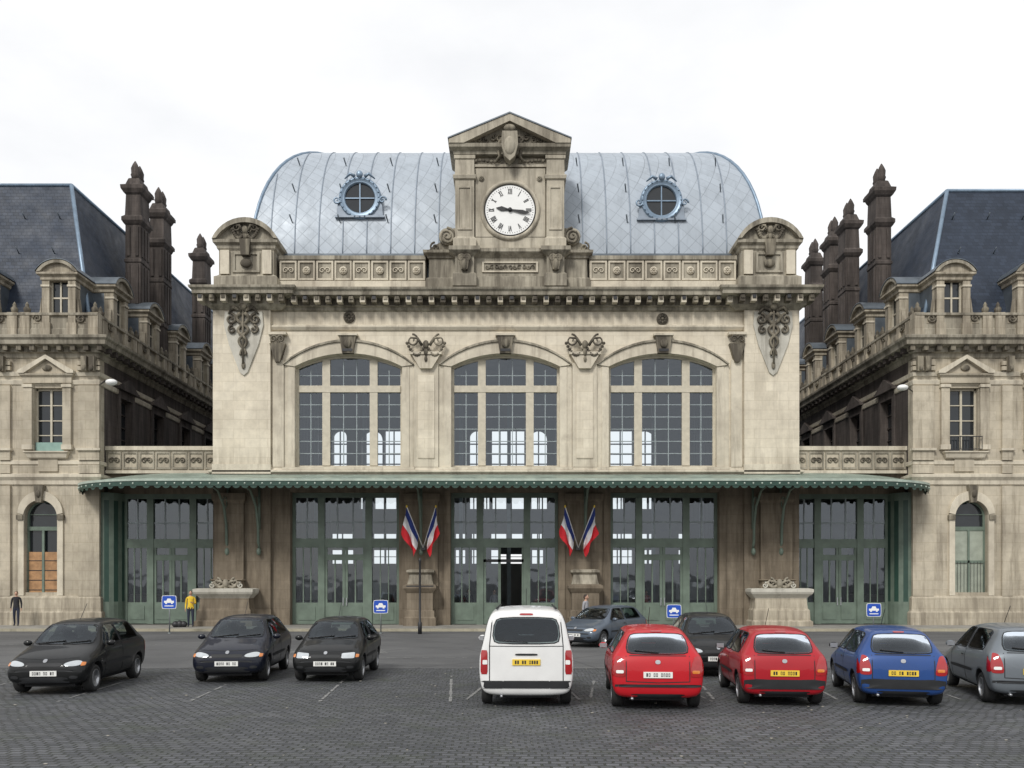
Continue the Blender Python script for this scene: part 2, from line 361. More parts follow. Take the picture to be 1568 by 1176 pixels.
def screen(b,a,c,y,zt=6.9,opendoor=False):
    w=c-a; s=[a,a+w*.27,a+w*.71,c]; zt1=Z(838);zt2=Z(824)
    b.box(a,c,y,y+.16,zt-.25,zt,GREEN); b.box(a,a+.16,y,y+.16,.12,zt-.25,GREEN); b.box(c-.16,c,y,y+.16,.12,zt-.25,GREEN)
    for xx in s[1:3]: b.box(xx-.17,xx+.17,y-.05,y+.2,.12,zt-.25,GREEN)
    b.box(a+.16,c-.16,y-.02,y+.15,zt1,zt2,GREEN)
    kz=1.25
    for i in range(3):
        xa=s[i]+.16+(.01 if i else 0); xb=s[i+1]-.17
        if i==1:
            if opendoor:
                b.box(xa,xa+.9,y+.02,y+.1,.14,kz,GREEN); b.box(xa,xa+.14,y+.02,y+.1,kz,zt1,GREEN); b.box(xa+.76,xa+.9,y+.02,y+.1,kz,zt1,GREEN)
                b.box(xb-.1,xb,y+.02,y+.1,.14,zt1,GREEN); b.box(xa,xb,y+.02,y+.1,zt1-.75,zt1-.6,DARK); continue
            m=(xa+xb)/2
            b.box(xa,xb,y+.02,y+.1,.14,kz,GREEN)
            for q in(xa,m-.14,m+.01,xb-.13): b.box(q,q+.13,y+.02,y+.1,kz,zt1,GREEN)
            b.box(xa,xb,y+.015,y+.105,zt1-.65,zt1-.35,GREEN)
            for sd in(-1,1):
                xm=m+sd*(xb-m)/2; b.box(xm-.035,xm+.035,y+.03,y+.09,kz,zt1-.65,GREEN)
                b.box(xm-.35,xm+.35,y-.01,y+.02,.35,1.05,GREEN)
                b.box(m+sd*.09-.02,m+sd*.09+.02,y-.05,y,1.1,1.5,CHROME)
        else:
            b.box(xa,xb,y+.03,y+.1,.14,kz,GREEN); b.box(xa+.15,xb-.15,y,y+.03,.35,1.05,GREEN)
            for k in(1,2,):
                xx=xa+(xb-xa)*k/3; b.box(xx-.025,xx+.025,y+.04,y+.09,kz,zt1,GREEN)
    for i in range(3):
        for k in(1,2) if i==1 else (1,):
            xx=s[i]+(s[i+1]-s[i])*k/(3 if i==1 else 2); b.box(xx-.035,xx+.035,y+.04,y+.1,zt2,zt-.25,BAR)
    b.box(a+.16,c-.16,y+.035,y+.095,5.35,5.43,BAR)
    b.add([(a,y+.07,.2),(c,y+.07,.2),(c,y+.07,zt),(a,y+.07,zt)],[(0,1,2,3)] if not opendoor else [],GLASS)
    if opendoor: b.add([(a,y+.07,zt1),(c,y+.07,zt1),(c,y+.07,zt),(a,y+.07,zt),(a,y+.07,.2),(s[1]+1.05,y+.07,.2),(s[1]+1.05,y+.07,zt1),(s[2],y+.07,.2),(c,y+.07,.2),(c,y+.07,zt1),(s[2],y+.07,zt1)],[(0,1,2,3),(4,5,6,0),(7,8,9,10)],GLASS)
b=B()
for i,(a,c) in enumerate(doors): screen(b,a+.003,c-.003,.35,6.897,i==1)
XW0,XW1=-21.1,20.5
screen(b,XW0+.85,x0-.05,1.0); screen(b,x1+.05,XW1-.85,1.0)
for xc,sg in((XW0+.02,1),(XW1-.02,-1)):
    for k in range(6):
        a0=math.pi/2*k/6;a1=math.pi/2*(k+1)/6
        p=[(xc+sg*.85*math.sin(t),1.0-.95*math.cos(t)) for t in(a0,a1)]
        for q,(za,zb,mt) in enumerate(((.12,1.3,GREEN),(1.3,6.5,DGREEN if k%2 else GREEN),(6.5,6.9,GREEN))):
            b.add([(p[0][0],p[0][1],za),(p[1][0],p[1][1],za),(p[1][0],p[1][1],zb),(p[0][0],p[0][1],zb)],[(0,1,2,3)],mt)
b.make('doors_and_joinery',st)
b=B()
for xa,xb in((XW0,x0),(x1,XW1)):
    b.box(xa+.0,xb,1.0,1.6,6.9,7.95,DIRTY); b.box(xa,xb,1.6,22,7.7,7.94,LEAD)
    b.box(xa,xb,.72,1.2,7.95,8.1,PLAIN); b.box(xa,xb,.8,1.05,8.1,9.15,TAN); b.box(xa,xb,.7,1.15,9.15,9.36,PLAIN)
    k=7; w=(xb-xa)/k
    for i in range(k):
        m=xa+w*(i+.5)
        b.slab(rect(m-w*.45,m+w*.45,8.17,9.08),[rect(m-w*.37,m+w*.37,8.27,8.98)],.75,.81,ATTIC)
        spiral(b,m-w*.16,.78,8.62,w*.19,1.4,ORN,1,0,.035); spiral(b,m+w*.16,.78,8.62,w*.19,1.4,ORN,-1,math.pi,.035)
    b.box(xa,xb,8.5,8.8,0.12,7.7,INNER); b.box(xa,xb,1.3,8.5,.02,.14,INNER)
b.make('link_terraces',st)
# canopy
b=B()
outl=[]
xa,xb=-21.75,20.95
for i in range(13):
    t=math.pi/2*i/12; outl.append((xa+4.9*(1-math.cos(t)),-.15-3.35*math.sin(t)))
k=40
for i in range(1,k): outl.append((xa+4.9+(xb-xa-9.8)*i/k,-3.5))
for i in range(13):
    t=math.pi/2*(1-i/12); outl.append((xb-4.9*(1-math.cos(t)),-.15-3.35*math.sin(t)))
def wy(x): return -.31 if x0-.3<x<x1+.3 else (.7 if XW0<x<XW1 else -.02)
vs=[];fs=[];vu=[]
for (x,y) in outl: vs+=[(x,y,7.12),(x,wy(x),7.12+.2*(wy(x)-y))]; vu+=[(x,y,6.98),(x,wy(x),6.98+.2*(wy(x)-y))]
for i in range(len(outl)-1): fs.append((2*i,2*i+2,2*i+3,2*i+1))
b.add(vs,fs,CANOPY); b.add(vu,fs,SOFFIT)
for i in range(len(outl)-1):
    (xa_,ya_),(xb_,yb_)=outl[i],outl[i+1]
    def strip(z0_,z1_,o,m):
        dx,dy=(yb_-ya_),-(xb_-xa_); l=math.hypot(dx,dy); dx/=l;dy/=l
        vs=[(xa_+dx*o,ya_+dy*o,z0_),(xb_+dx*o,yb_+dy*o,z0_),(xb_+dx*o,yb_+dy*o,z1_),(xa_+dx*o,ya_+dy*o,z1_)]
        vs+=[(xa_-dx*.02,ya_-dy*.02,z0_),(xb_-dx*.02,yb_-dy*.02,z0_),(xb_-dx*.02,yb_-dy*.02,z1_),(xa_-dx*.02,ya_-dy*.02,z1_)]
        b.add(vs,[(0,1,2,3),(7,6,5,4),(0,4,5,1),(3,2,6,7)],m)
    strip(6.84,7.06,.02,DGREEN); strip(7.06,7.17,.05,PALEGREEN)
    nsc=max(1,int(math.hypot(xb_-xa_,yb_-ya_)/.36))
    for j in range(nsc):
        t=(j+.5)/nsc; cx=xa_+(xb_-xa_)*t; cy=ya_+(yb_-ya_)*t; hw=.17
        ux,uy=(xb_-xa_),(yb_-ya_); l=math.hypot(ux,uy); ux/=l;uy/=l
        vs=[(cx+ux*hw*math.cos(q),cy+uy*hw*math.cos(q),6.85-.13*math.sin(q)) for q in [math.pi*e/6 for e in range(7)]]
        b.add(vs,[tuple(range(7))],DGREEN); 
        b.ell((cx+uy*.03,cy-ux*.03,6.95),(.05,.03,.05),PALEGREEN,6,4)
for (x,y) in outl[::3]:
    b.tube([(x,y+.03,6.93),(x,wy(x)-.02,6.93+.2*(wy(x)-y))],.05,DGREEN,5)
for p in(352,400,646,895,1150,1192):
    xx=X(p)
    pts=[(xx,-.25,3.9),(xx,-.5,4.3),(xx,-.55,5.2),(xx,-.9,6.1),(xx,-1.8,6.8),(xx,-2.9,6.95)]
    b.tube(pts,[.05,.07,.07,.07,.06,.05],GREEN,6); b.tube([(xx,-.3,5.0),(xx,-.32,7.2)],.06,GREEN,6)
    b.tube([(xx,-.3+.28*math.cos(a)-.45,6.3+.28*math.sin(a)) for a in [k*.5 for k in range(14)]],.03,GREEN,5)
    b.ell((xx,-.42,3.85),(.12,.14,.2),GREEN)
b.make('entrance_canopy',st,recalc=False)
b=B()
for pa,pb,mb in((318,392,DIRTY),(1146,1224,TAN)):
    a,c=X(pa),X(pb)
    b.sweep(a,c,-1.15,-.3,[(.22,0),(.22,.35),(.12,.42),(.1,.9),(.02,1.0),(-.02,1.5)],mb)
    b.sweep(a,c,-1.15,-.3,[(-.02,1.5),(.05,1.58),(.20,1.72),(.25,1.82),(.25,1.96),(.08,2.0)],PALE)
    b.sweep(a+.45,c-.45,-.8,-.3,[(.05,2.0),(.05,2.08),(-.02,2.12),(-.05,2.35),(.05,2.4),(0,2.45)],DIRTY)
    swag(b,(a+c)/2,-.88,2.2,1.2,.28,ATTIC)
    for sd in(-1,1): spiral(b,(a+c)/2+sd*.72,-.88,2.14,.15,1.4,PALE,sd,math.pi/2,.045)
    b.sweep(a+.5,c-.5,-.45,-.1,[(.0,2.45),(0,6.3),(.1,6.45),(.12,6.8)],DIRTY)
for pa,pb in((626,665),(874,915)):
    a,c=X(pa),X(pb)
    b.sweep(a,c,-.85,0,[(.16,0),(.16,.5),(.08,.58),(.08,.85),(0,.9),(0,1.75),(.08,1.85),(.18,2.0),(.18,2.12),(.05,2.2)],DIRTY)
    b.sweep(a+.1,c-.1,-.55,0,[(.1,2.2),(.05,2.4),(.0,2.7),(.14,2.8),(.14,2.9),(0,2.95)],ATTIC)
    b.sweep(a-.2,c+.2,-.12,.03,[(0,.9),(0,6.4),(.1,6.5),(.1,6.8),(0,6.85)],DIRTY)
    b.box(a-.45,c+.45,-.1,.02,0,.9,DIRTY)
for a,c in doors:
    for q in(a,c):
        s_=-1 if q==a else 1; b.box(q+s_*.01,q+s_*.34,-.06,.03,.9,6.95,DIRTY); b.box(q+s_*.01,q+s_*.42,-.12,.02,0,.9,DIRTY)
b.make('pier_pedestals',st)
# attic
b=B()
zt=Z(393)
for pa,pb in((428,652),(902,1127)):
    a,c=X(pa),X(pb)
    b.box(a,c,-.05,.6,17.2,zt-.2,ATTIC); b.box(a,c,-.18,.65,17.2,17.62,PLAIN); b.box(a,c,-.16,.7,zt-.2,zt,ATTIC)
    k=8; w=(c-a)/k
    for i in range(k):
        m=a+w*(i+.5); b.slab(rect(m-w*.46,m+w*.46,17.68,zt-.25),[rect(m-w*.37,m+w*.37,17.78,zt-.34)],-.12,-.04,PLAIN)
        if i%2: rosette(b,m,-.06,(17.7+zt-.25)/2,.2,PLAIN)
        else:
            spiral(b,m-.14,-.08,(17.7+zt-.25)/2,.16,1.3,PLAIN,1,0,.03); spiral(b,m+.14,-.08,(17.7+zt-.25)/2,.16,1.3,PLAIN,-1,math.pi,.03)
for pa,pb in((341,424),(1131,1214)):
    a,c=X(pa),X(pb); m=(a+c)/2
    b.sweep(a,c,-.55,1.3,[(.2,17.2),(.2,17.65),(.05,17.75),(0,17.8),(0,19.0),(.08,19.1),(.1,19.25),(.24,19.35),(.26,19.5),(0,19.55)],ATTIC)
    o=arc(a-.26,c+.26,19.5,Z(345)+.05); i_=arc(a-.05,c+.05,19.54,Z(345)-.2)
    b.slab(o,[],-.6,1.3,ATTIC); b.slab(i_+o[::-1],[],-.88,-.58,ATTIC)
    b.box(a+.1,a+.55,-.68,-.5,17.8,19.0,PLAIN); b.box(c-.55,c-.1,-.68,-.5,17.8,19.0,PLAIN)
    b.slab(rect(a+.7,c-.7,17.9,18.9),[rect(a+.82,c-.82,18.0,18.8)],-.62,-.52,ATTIC)
    b.slab([(m-.2,18.7),(m+.2,18.7),(m+.28,19.5),(m-.28,19.5)],[],-.85,-.5,ORN)
    swag(b,m,-.75,19.85,1.3,.6,ORN); b.ell((m,-.65,18.35),(.3,.12,.22),ORN)
b.make('attic_parapet',st)
# clock pavilion
b=B()
y=-.55
def XC(p): return X(p,y)
def ZC(p): return Z(p,y)
a,c=XC(656),XC(900)
b.sweep(a,c,-.15,1.8,[(.15,17.2),(.15,17.7),(.02,17.8),(0,ZC(392)),(.08,ZC(391)),(.1,ZC(388)),(.28,ZC(385)),(.3,ZC(381)),(0,ZC(379))],ATTIC)
a2,c2=XC(697),XC(864); m=(a2+c2)/2; cx=XC(781); cz=ZC(321)
CPS=stone('clock_pavilion_stone',(.50,.455,.365),(.16,.14,.11),.75,False,streak=(.45,.65))
b.sweep(XC(722)-.0,XC(840),-.35,1,[(.1,17.2),(.1,17.75),(0,17.8),(0,ZC(393)),(.3,ZC(386)),(.3,ZC(381)),(0,ZC(380))],ATTIC)
for pa,pb in((697,726),(837,864)):
    p,q=XC(pa),XC(pb); pm=(p+q)/2
    b.sweep(p,q,-.6,1.5,[(.12,17.2),(.12,17.8),(0,17.9),(0,ZC(393)),(.1,ZC(391)),(.3,ZC(386)),(.3,ZC(380)),(0,ZC(378))],ATTIC)
    b.slab([(pm-.15,ZC(415)),(pm+.15,ZC(415)),(pm+.3,ZC(393)),(pm-.3,ZC(393))],[],-.85,-.55,ORN)
    spiral(b,pm-.16,-.8,ZC(398),.2,1.3,ORN,1,0,.06); spiral(b,pm+.16,-.8,ZC(398),.2,1.3,ORN,-1,math.pi,.06)
    b.ell((pm,-.8,ZC(408)),(.15,.15,.3),ORN)
    z1=ZC(378)
    b.sweep(p,q,-.55,1.5,[(.1,z1),(.1,ZC(366)),(.03,ZC(364)),(0,ZC(362)),(0,ZC(275)),(.08,ZC(274)),(.12,ZC(269)),(.02,ZC(267)),(0,ZC(244)),(.06,ZC(243)),(.06,ZC(238)),(0,ZC(237))],CPS)
    b.slab(rect(p+.12,q-.12,ZC(352),ZC(285)),[rect(p+.2,q-.2,ZC(349),ZC(288))],-.6,-.53,CPS)
b.box(XC(726),XC(837),-.3,1.5,ZC(379),ZC(237),CPS)
b.box(XC(727),XC(836),-.42,-.28,ZC(378),ZC(362),CPS)
b.slab(rect(XC(728),XC(835),ZC(361),ZC(256)),[[(cx+1.52*math.cos(t),cz+1.52*math.sin(t)) for t in [2*math.pi*k/40 for k in range(40)]]],-.42,-.28,CPS)
b.box(XC(726),XC(837),-.46,-.3,ZC(254),ZC(250),CPS)
for px_ in(737,826):
    for py_ in(272,): rosette(b,XC(px_),-.42,ZC(py_),.14,ATTIC)
b.sweep(a2,c2,-.55,1.6,[(0,ZC(238)),(.08,ZC(237)),(.1,ZC(233)),(.3,ZC(229)),(.33,ZC(224)),(.0,ZC(223))],ATTIC)
zb=ZC(224); za=ZC(182)
b.slab([(a2-.05,zb),(c2+.05,zb),(m,za-.25)],[],-.5,1.6,ATTIC)
for s_ in(-1,1):
    e=m+s_*((c2-a2)/2+.30)
    b.slab([(e,zb),(e,zb+.2),(m,za+.08),(m,za-.28),(e-s_*.75,zb)],[],-.92,1.6,CPS)
    b.slab([(e+s_*.05,zb+.2),(e+s_*.05,zb+.26),(m,za+.15),(m,za+.08)],[],-.96,1.62,LEAD)
    ex=a2 if s_<0 else c2
    pts=[(ex+s_*.12,ZC(345)),(ex+s_*.4,ZC(349)),(ex+s_*.55,ZC(358)),(ex+s_*.75,ZC(366)),(ex+s_*1.2,ZC(374)),(ex+s_*1.45,ZC(381)),(ex,ZC(381)),(ex,ZC(345))]
    b.slab(pts,[],-.2,.5,ATTIC)
    b.lathe([(.42,0),(.42,-.25),(.34,-.3)],(ex+s_*.42,-.15,ZC(360)),'y',ATTIC,18)
    spiral(b,ex+s_*.42,-.45,ZC(360),.42,2,ORN,s_,math.pi/2,.06); spiral(b,ex+s_*1.05,-.25,ZC(375),.25,1.5,ORN,-s_,math.pi/2,.05)
    for k in range(5):
        spiral(b,m+s_*(.5+k*.35),-.55,zb+.38-.05*k+.1*(k%2),.2-.02*k,1.3,ORN,s_*(1 if k%2 else -1),k,.05)
    b.tube([(m+s_*.35,-.62,ZC(212)),(m+s_*.62,-.66,ZC(225)),(m+s_*.5,-.62,ZC(240)),(m+s_*.75,-.58,ZC(250))],[.08,.11,.09,.05],ORN)
    for k in range(7): b.ell((m+s_*(.55+k*.19),-.5,ZC(246)-.03*math.sin(k)),(.1,.08,.09),ORN,7,5)
b.slab([(m-.38,ZC(208)),(m+.38,ZC(208)),(m+.42,ZC(228)),(m+.25,ZC(246)),(m,ZC(253)),(m-.25,ZC(246)),(m-.42,ZC(228))],[],-1.05,-.5,ATTIC)
b.ell((m,-1.0,ZC(230)),(.32,.16,.5),ATTIC); b.ell((m,-.95,ZC(203)),(.32,.2,.2),ORN)
b.slab(rect(XC(738),XC(824),ZC(415),ZC(399)),[rect(XC(741),XC(821),ZC(413),ZC(401))],-.42,-.34,PLAIN)
for k in range(11): spiral(b,XC(746+k*7),-.38,ZC(407),.12,1.2,ORN,1 if k%2 else -1,k,.025,12)
b.make('clock_pavilion',st)
# clock
b=B()
b.lathe([(1.52,.02),(1.52,-.12),(1.44,-.2),(1.34,-.2),(1.30,-.1),(1.30,0)],(cx,-.36,cz),'y',CPS,48)
b.lathe([(1.30,0),(1.30,-.13),(1.26,-.15),(1.22,-.12)],(cx,-.36,cz),'y',DARK,48)
b.lathe([(1.25,0),(1.25,-.02)],(cx,-.48,cz),'y',simple('clock_enamel',(.82,.82,.80),.3,0,.02),48,False)
for k in range(60):
    t=2*math.pi*k/60; M=Matrix.Translation((cx,-.505,cz))@Matrix.Rotation(t,4,'Y'); b.push(M)
    b.box(-.012,.012,-.006,.006,1.13,1.18,BLK)
    if k%5==0:
        h=k//5 or 12; num={1:'I',2:'II',3:'III',4:'IIII',5:'V',6:'VI',7:'VII',8:'VIII',9:'IX',10:'X',11:'XI',12:'XII'}[h]
        ws={'I':.06,'V':.11,'X':.11}; tot=sum(ws[q] for q in num); xx=-tot/2
        for ch in num:
            w=ws[ch]
            if ch=='I': b.box(xx+.012,xx+.048,-.007,.006,.80,1.08,BLK)
            else:
                for e in(0,1):
                    xa_,xb_=(xx+.015,xx+w-.02) if e==0 else (xx+w-.02,xx+.015)
                    if ch=='V': xa_,xb_=(xx+w/2,xx+.01) if e==0 else (xx+w/2,xx+w-.01)
                    th=.016
                    b.add([(xa_-th,-.008-e*.002,.80),(xa_+th,-.008-e*.002,.80),(xb_+th,-.008-e*.002,1.08),(xb_-th,-.008-e*.002,1.08)],[(0,1,2,3)],BLK)
            xx+=w
    b.pop()
def hand(ang,l,w,yo):
    b.push(Matrix.Translation((cx,yo,cz))@Matrix.Rotation(math.radians(ang),4,'Y'))
    b.slab([(-w*.5,-l*.22),(w*.5,-l*.22),(w*.7,l*.2),(w*1.5,l*.62),(0,l),(-w*1.5,l*.62),(-w*.7,l*.2)],[],-.012,.012,BLK); b.pop()
hand(278,.72,.08,-.54); hand(100,1.05,.06,-.57); b.lathe([(.1,0),(.1,-.08)],(cx,-.52,cz),'y',BLK,14)
b.make('station_clock_face',st,recalc=False)
# main roof
b=B()
W=(X(385,1.2)-X(1172,1.2))/-2; rcx=(X(385,1.2)+X(1172,1.2))/2; ax,ay,hz,z0r=3.5,6.0,8.05,19.25
Y0,Y1=1.2,24.5
def ringpt(t):
    ix=ax*(1-math.cos(t)); iy=ay*(1-math.cos(t)); z=z0r+hz*math.sin(t)
    return [(rcx-W+ix,Y0+iy,z),(rcx+W-ix,Y0+iy,z),(rcx+W-ix,Y1-iy,z),(rcx-W+ix,Y1-iy,z)]
K=16
for j in range(4):
    vs2=[];f2=[]
    for i in range(K+1): q=ringpt(math.pi/2*i/K); vs2+=[q[j],q[(j+1)%4]]
    for i in range(K): f2.append((2*i,2*i+1,2*i+3,2*i+2))
    b.add(vs2,f2,ZINC,True)
tp=ringpt(math.pi/2); b.add(tp,[(0,1,2,3)],ZINC)
for j in(0,1): b.tube([ringpt(math.pi/2*i/K)[j] for i in range(K+1)],.09,ZTRIM,8)
b.box(tp[0][0]-.1,tp[1][0]+.1,tp[0][1]-.12,tp[2][1],tp[0][2]-.05,tp[0][2]+.16,ZTRIM)
b.box(x0+.3,x1-.3,.7,1.5,17.2,19.35,LEAD); b.box(x0+.5,x1-.5,1.45,24.4,17.45,19.2,LEAD)
xx=rcx-W+1.0
while xx<rcx+W-.9:
    pts=[]
    for i in range(K+1):
        q=ringpt(math.pi/2*i/K)
        if q[0][0]<=xx<=q[1][0]: pts.append((xx,q[0][1]-.005,q[0][2]+.01))
    if len(pts)>2: b.tube(pts,.034,ZSEAM,5)
    xx+=1.26
for z_t in(.25,.5,.8):
    for k in range(11):
        q=ringpt(z_t); xx=rcx-W+2.1+k*2.52
        if q[0][0]+.5<xx<q[1][0]-.5: b.tube([(xx,q[0][1]-.02,q[0][2]),(xx-.08,q[0][1]-.30,q[0][2]+.30)],[.03,.045],LEAD,5)
for sx,pts in((rcx-W,1),(rcx+W,-1)):
    yy=2.6
    while yy<Y1-1:
        l=[]
        for i in range(K+1):
            q=ringpt(math.pi/2*i/K)
            if q[0][1]<=yy<=q[2][1]: l.append((q[0 if pts==1 else 1][0]-pts*.005,yy,q[0][2]+.01))
        if len(l)>2: b.tube(l,.028,ZSEAM,5)
        yy+=1.3
b.make('zinc_roof',st)
b=B()
for px_,py_ in((551,303),(1013,307)):
    yy=1.35; cx_,cz_=X(px_,yy),Z(py_,yy)
    b.lathe([(.78,.1),(.78,-.0),(.84,-.06),(.92,0),(.98,-.1),(1.08,-.08),(1.12,.05),(1.12,2.2)],(cx_,yy,cz_),'y',ZTRIM,36)
    b.lathe([(.8,0),(.8,.02)],(cx_,yy+.09,cz_),'y',CARGLASS,30,False)
    b.box(cx_-.03,cx_+.03,yy+.02,yy+.08,cz_-.78,cz_+.78,ZTRIM); b.box(cx_-.78,cx_+.78,yy+.025,yy+.075,cz_-.03,cz_+.03,ZTRIM)
    for k in range(24):
        t=2*math.pi*k/24; b.ell((cx_+1.02*math.cos(t),yy-.1,cz_+1.02*math.sin(t)),(.05,.05,.05),ZTRIM,6,4)
    for s_ in(-1,1):
        b.slab([(cx_+s_*.95,cz_-.2),(cx_+s_*1.15,cz_-.2),(cx_+s_*1.22,cz_-.95),(cx_+s_*.6,cz_-.95)],[],yy-.02,yy+.9,ZSEAM)
        spiral(b,cx_+s_*1.2,yy-.08,cz_-.15,.2,1.3,ZTRIM,s_,0,.05)
        b.tube([(cx_+s_*.25,yy-.05,cz_+1.1),(cx_+s_*.5,yy-.1,cz_+1.22),(cx_+s_*.8,yy,cz_+1.0)],[.1,.08,.03],ZTRIM)
    b.box(cx_-1.3,cx_+1.3,yy-.1,yy+.6,cz_-1.05,cz_-.95,ZSEAM); b.ell((cx_,yy-.1,cz_+1.2),(.18,.12,.2),ZTRIM)
b.make('round_dormers',st)
# flags
def cloth(b,base_,tip,length,lean,cols,ph):
    base_=Vector(base_);tip=Vector(tip); n=9
    for k in range(3):
        vs=[];fs=[]
        for i in range(n):
            f=(k+i/(n-1))/3
            for j in range(9):
                h=j/8; p=base_.lerp(tip,.30+.70*h)
                d=f*length; p=p+Vector((lean*d*(.5+.3*h),.16*math.sin(f*7+ph+h*9)*f**.4,-d*(.80+.20*h)))
                p.x+=.07*math.sin(f*6+h*7+ph)*f; vs.append(p)
        for i in range(n-1):
            for j in range(8): fs.append((i*9+j,i*9+j+1,(i+1)*9+j+1,(i+1)*9+j))
        b.add(vs,fs,cols[k],True)
FB=simple('flag_blue',(.02,.04,.20),.8);FW=simple('flag_white',(.78,.78,.78),.8);FR=simple('flag_red',(.60,.02,.03),.8)
for pc in(648,889):
    b=B(); bx=X(pc-2,-1.2); zb_=Z(838,-1.2)
    for s_ in(-1,1):
        bs=(bx,-.6,zb_); tip=(bx+s_*.72,-1.5,zb_+2.0)
        b.tube([bs,tip],.025,WHITE,6); b.ell(tip,(.05,.05,.07),YPLATE,6,5)
        cloth(b,bs,tip,1.35,s_*.18-.05,(FB,FW,FR),s_)
    b.box(bx-.12,bx+.12,-.62,-.1,zb_-.12,zb_+.12,DARK)
    b.make('french_flags',None,recalc=False)
# ---------------------------------------------------------------- wings
def dormer(b):
    z0_=14.9
    for s_ in(-1,1):
        b.box(s_*.48,s_*.86,0,.5,z0_+.7,17.75,TAN); b.box(s_*.42,s_*.92,-.06,.5,z0_,z0_+.7,TAN)
        b.box(s_*.45,s_*.9,-.05,.45,17.45,17.55,PLAIN)
        b.slab([(s_*.93,15.6),(s_*1.35,15.6),(s_*1.3,15.9),(s_*1.02,16.2),(s_*.93,16.9)],[],.08,.4,TAN)
        spiral(b,s_*1.12,.05,15.85,.22,1.5,ORN,s_,0,.05)
        b.lathe([(.1,0),(.16,.1),(.18,.25),(.08,.38),(.1,.45),(.02,.6)],(s_*1.75,.25,16.15),'z',ORN,10)
        b.box(s_*1.5,s_*2.0,.0,.5,15.0,16.15,TAN)
    b.sweep(-.86,.86,0,2.2,[(0,17.75),(.06,17.8),(.06,17.95),(.2,18.05),(.2,18.15),(0,18.2)],TAN)
    o=arc(-1.05,1.05,18.17,18.78); b.slab(o,[],-.05,2.2,TAN); i_=arc(-.85,.85,18.19,18.62); b.slab(i_+o[::-1],[],-.22,-.03,ATTIC)
    o2=arc(-1.1,1.1,18.21,18.84); b.slab(arc(-1.1,1.1,18.18,18.80)+o2[::-1],[],-.25,2.2,LEAD)
    b.box(-.86,.86,.5,2.6,15.5,17.74,LEAD)
    b.box(-.47,.47,.28,.34,15.6,17.75,CARGLASS); b.box(-.04,.04,.22,.28,15.6,17.75,BEIGE); b.box(-.47,.47,.235,.28,16.9,16.98,BEIGE)
    for s_ in(-1,1): b.box(s_*.40,s_*.475,.2,.29,15.6,17.75,BEIGE)
def upwin(b,u,za,zb,ped=True):
    for s_ in(-1,1):
        b.box(u+s_*.78,u+s_*1.2,-.16,.03,9.2,zb+.18,TAN); b.box(u+s_*.74,u+s_*1.26,-.22,.02,zb+.0,zb+.14,PLAIN)
        b.box(u+s_*.74,u+s_*1.26,-.22,.02,9.05,9.3,PLAIN)
    b.sweep(u-1.2,u+1.2,-.12,.02,[(0,zb+.2),(.05,zb+.22),(.05,zb+.5),(.16,zb+.6),(.18,zb+.68),(0,zb+.7)],TAN)
    if ped:
        b.slab([(u-1.2,zb+.7),(u+1.2,zb+.7),(u,zb+1.38)],[],-.14,.02,TAN)
        for s_ in(-1,1): b.slab([(u+s_*1.42,zb+.69),(u+s_*1.42,zb+.82),(u,zb+1.62),(u,zb+1.42),(u+s_*1.1,zb+.69)],[],-.34,.02,PLAIN)
        b.ell((u,-.18,zb+.98),(.25,.08,.16),ORN)
    b.sweep(u-.95,u+.95,-.15,.02,[(0,za-.35),(.04,za-.3),(.1,za-.12),(.18,za-.05),(.18,za-.0),(0,za)],PLAIN)
def sash(b,u,za,zb,y=.3,mt=BEIGE):
    b.add([(u-.8,y+.03,za),(u+.8,y+.03,za),(u+.8,y+.03,zb),(u-.8,y+.03,zb)],[(0,1,2,3)],CARGLASS)
    for q in(-.76,.68): b.box(u+q,u+q+.08,y-.04,y+.03,za,zb,mt)
    b.box(u-.05,u+.05,y-.05,y+.03,za,zb,mt); b.box(u-.76,u+.76,y-.04,y+.025,za,za+.1,mt); b.box(u-.76,u+.76,y-.04,y+.025,zb-.1,zb,mt)
    for f in(.27,.5,.74): z=za+(zb-za)*f; b.box(u-.76,u+.76,y-.03,y+.02,z-.025,z+.025,mt)
def chimney(b,u,y):
    hw,hd=.44,.62
    b.sweep(u-hw,u+hw,y-hd,y+hd,[(0,15.5),(0,18.2),(.06,18.25),(.06,18.4),(0,18.45),(0,21.0),(.05,21.05),(.05,21.2),(0,21.25),(0,23.2),(.08,23.3),(.17,23.45),(.17,23.65),(.02,23.8),(-.02,25.0),(.08,25.1),(.2,25.3),(.22,25.5),(.0,25.62),(-.12,26.0),(-.18,26.05)],DSTONE)
    for z_,h,p in((23.45,.2,.16),(25.3,.2,.2)): b.box(u-hw-p+.004,u+hw+p-.004,y+hd,y+hd+p,z_,z_+h,DSTONE)
    for dy in(-.3,.3): b.lathe([(.2,0),(.22,.2),(.26,.3),(.22,.4),(.24,.7),(.14,.95),(.03,1.15)],(u,y+dy,25.95),'z',DSTONE,12)
    for q in(-.25,.25): b.box(u+q-.09,u+q+.09,y-hd-.06,y-hd+.01,18.6,20.9,DSTONE); b.box(u+q-.09,u+q+.09,y-hd-.06,y-hd+.01,21.4,23.1,DSTONE)
    for yy in(-.38,0,.38):
        for s_ in(-1,1): b.box(u+s_*(hw-.01),u+s_*(hw+.06),y+yy-.1,y+yy+.1,18.6,20.9,DSTONE); b.box(u+s_*(hw-.01),u+s_*(hw+.06),y+yy-.1,y+yy+.1,21.4,23.1,DSTONE)
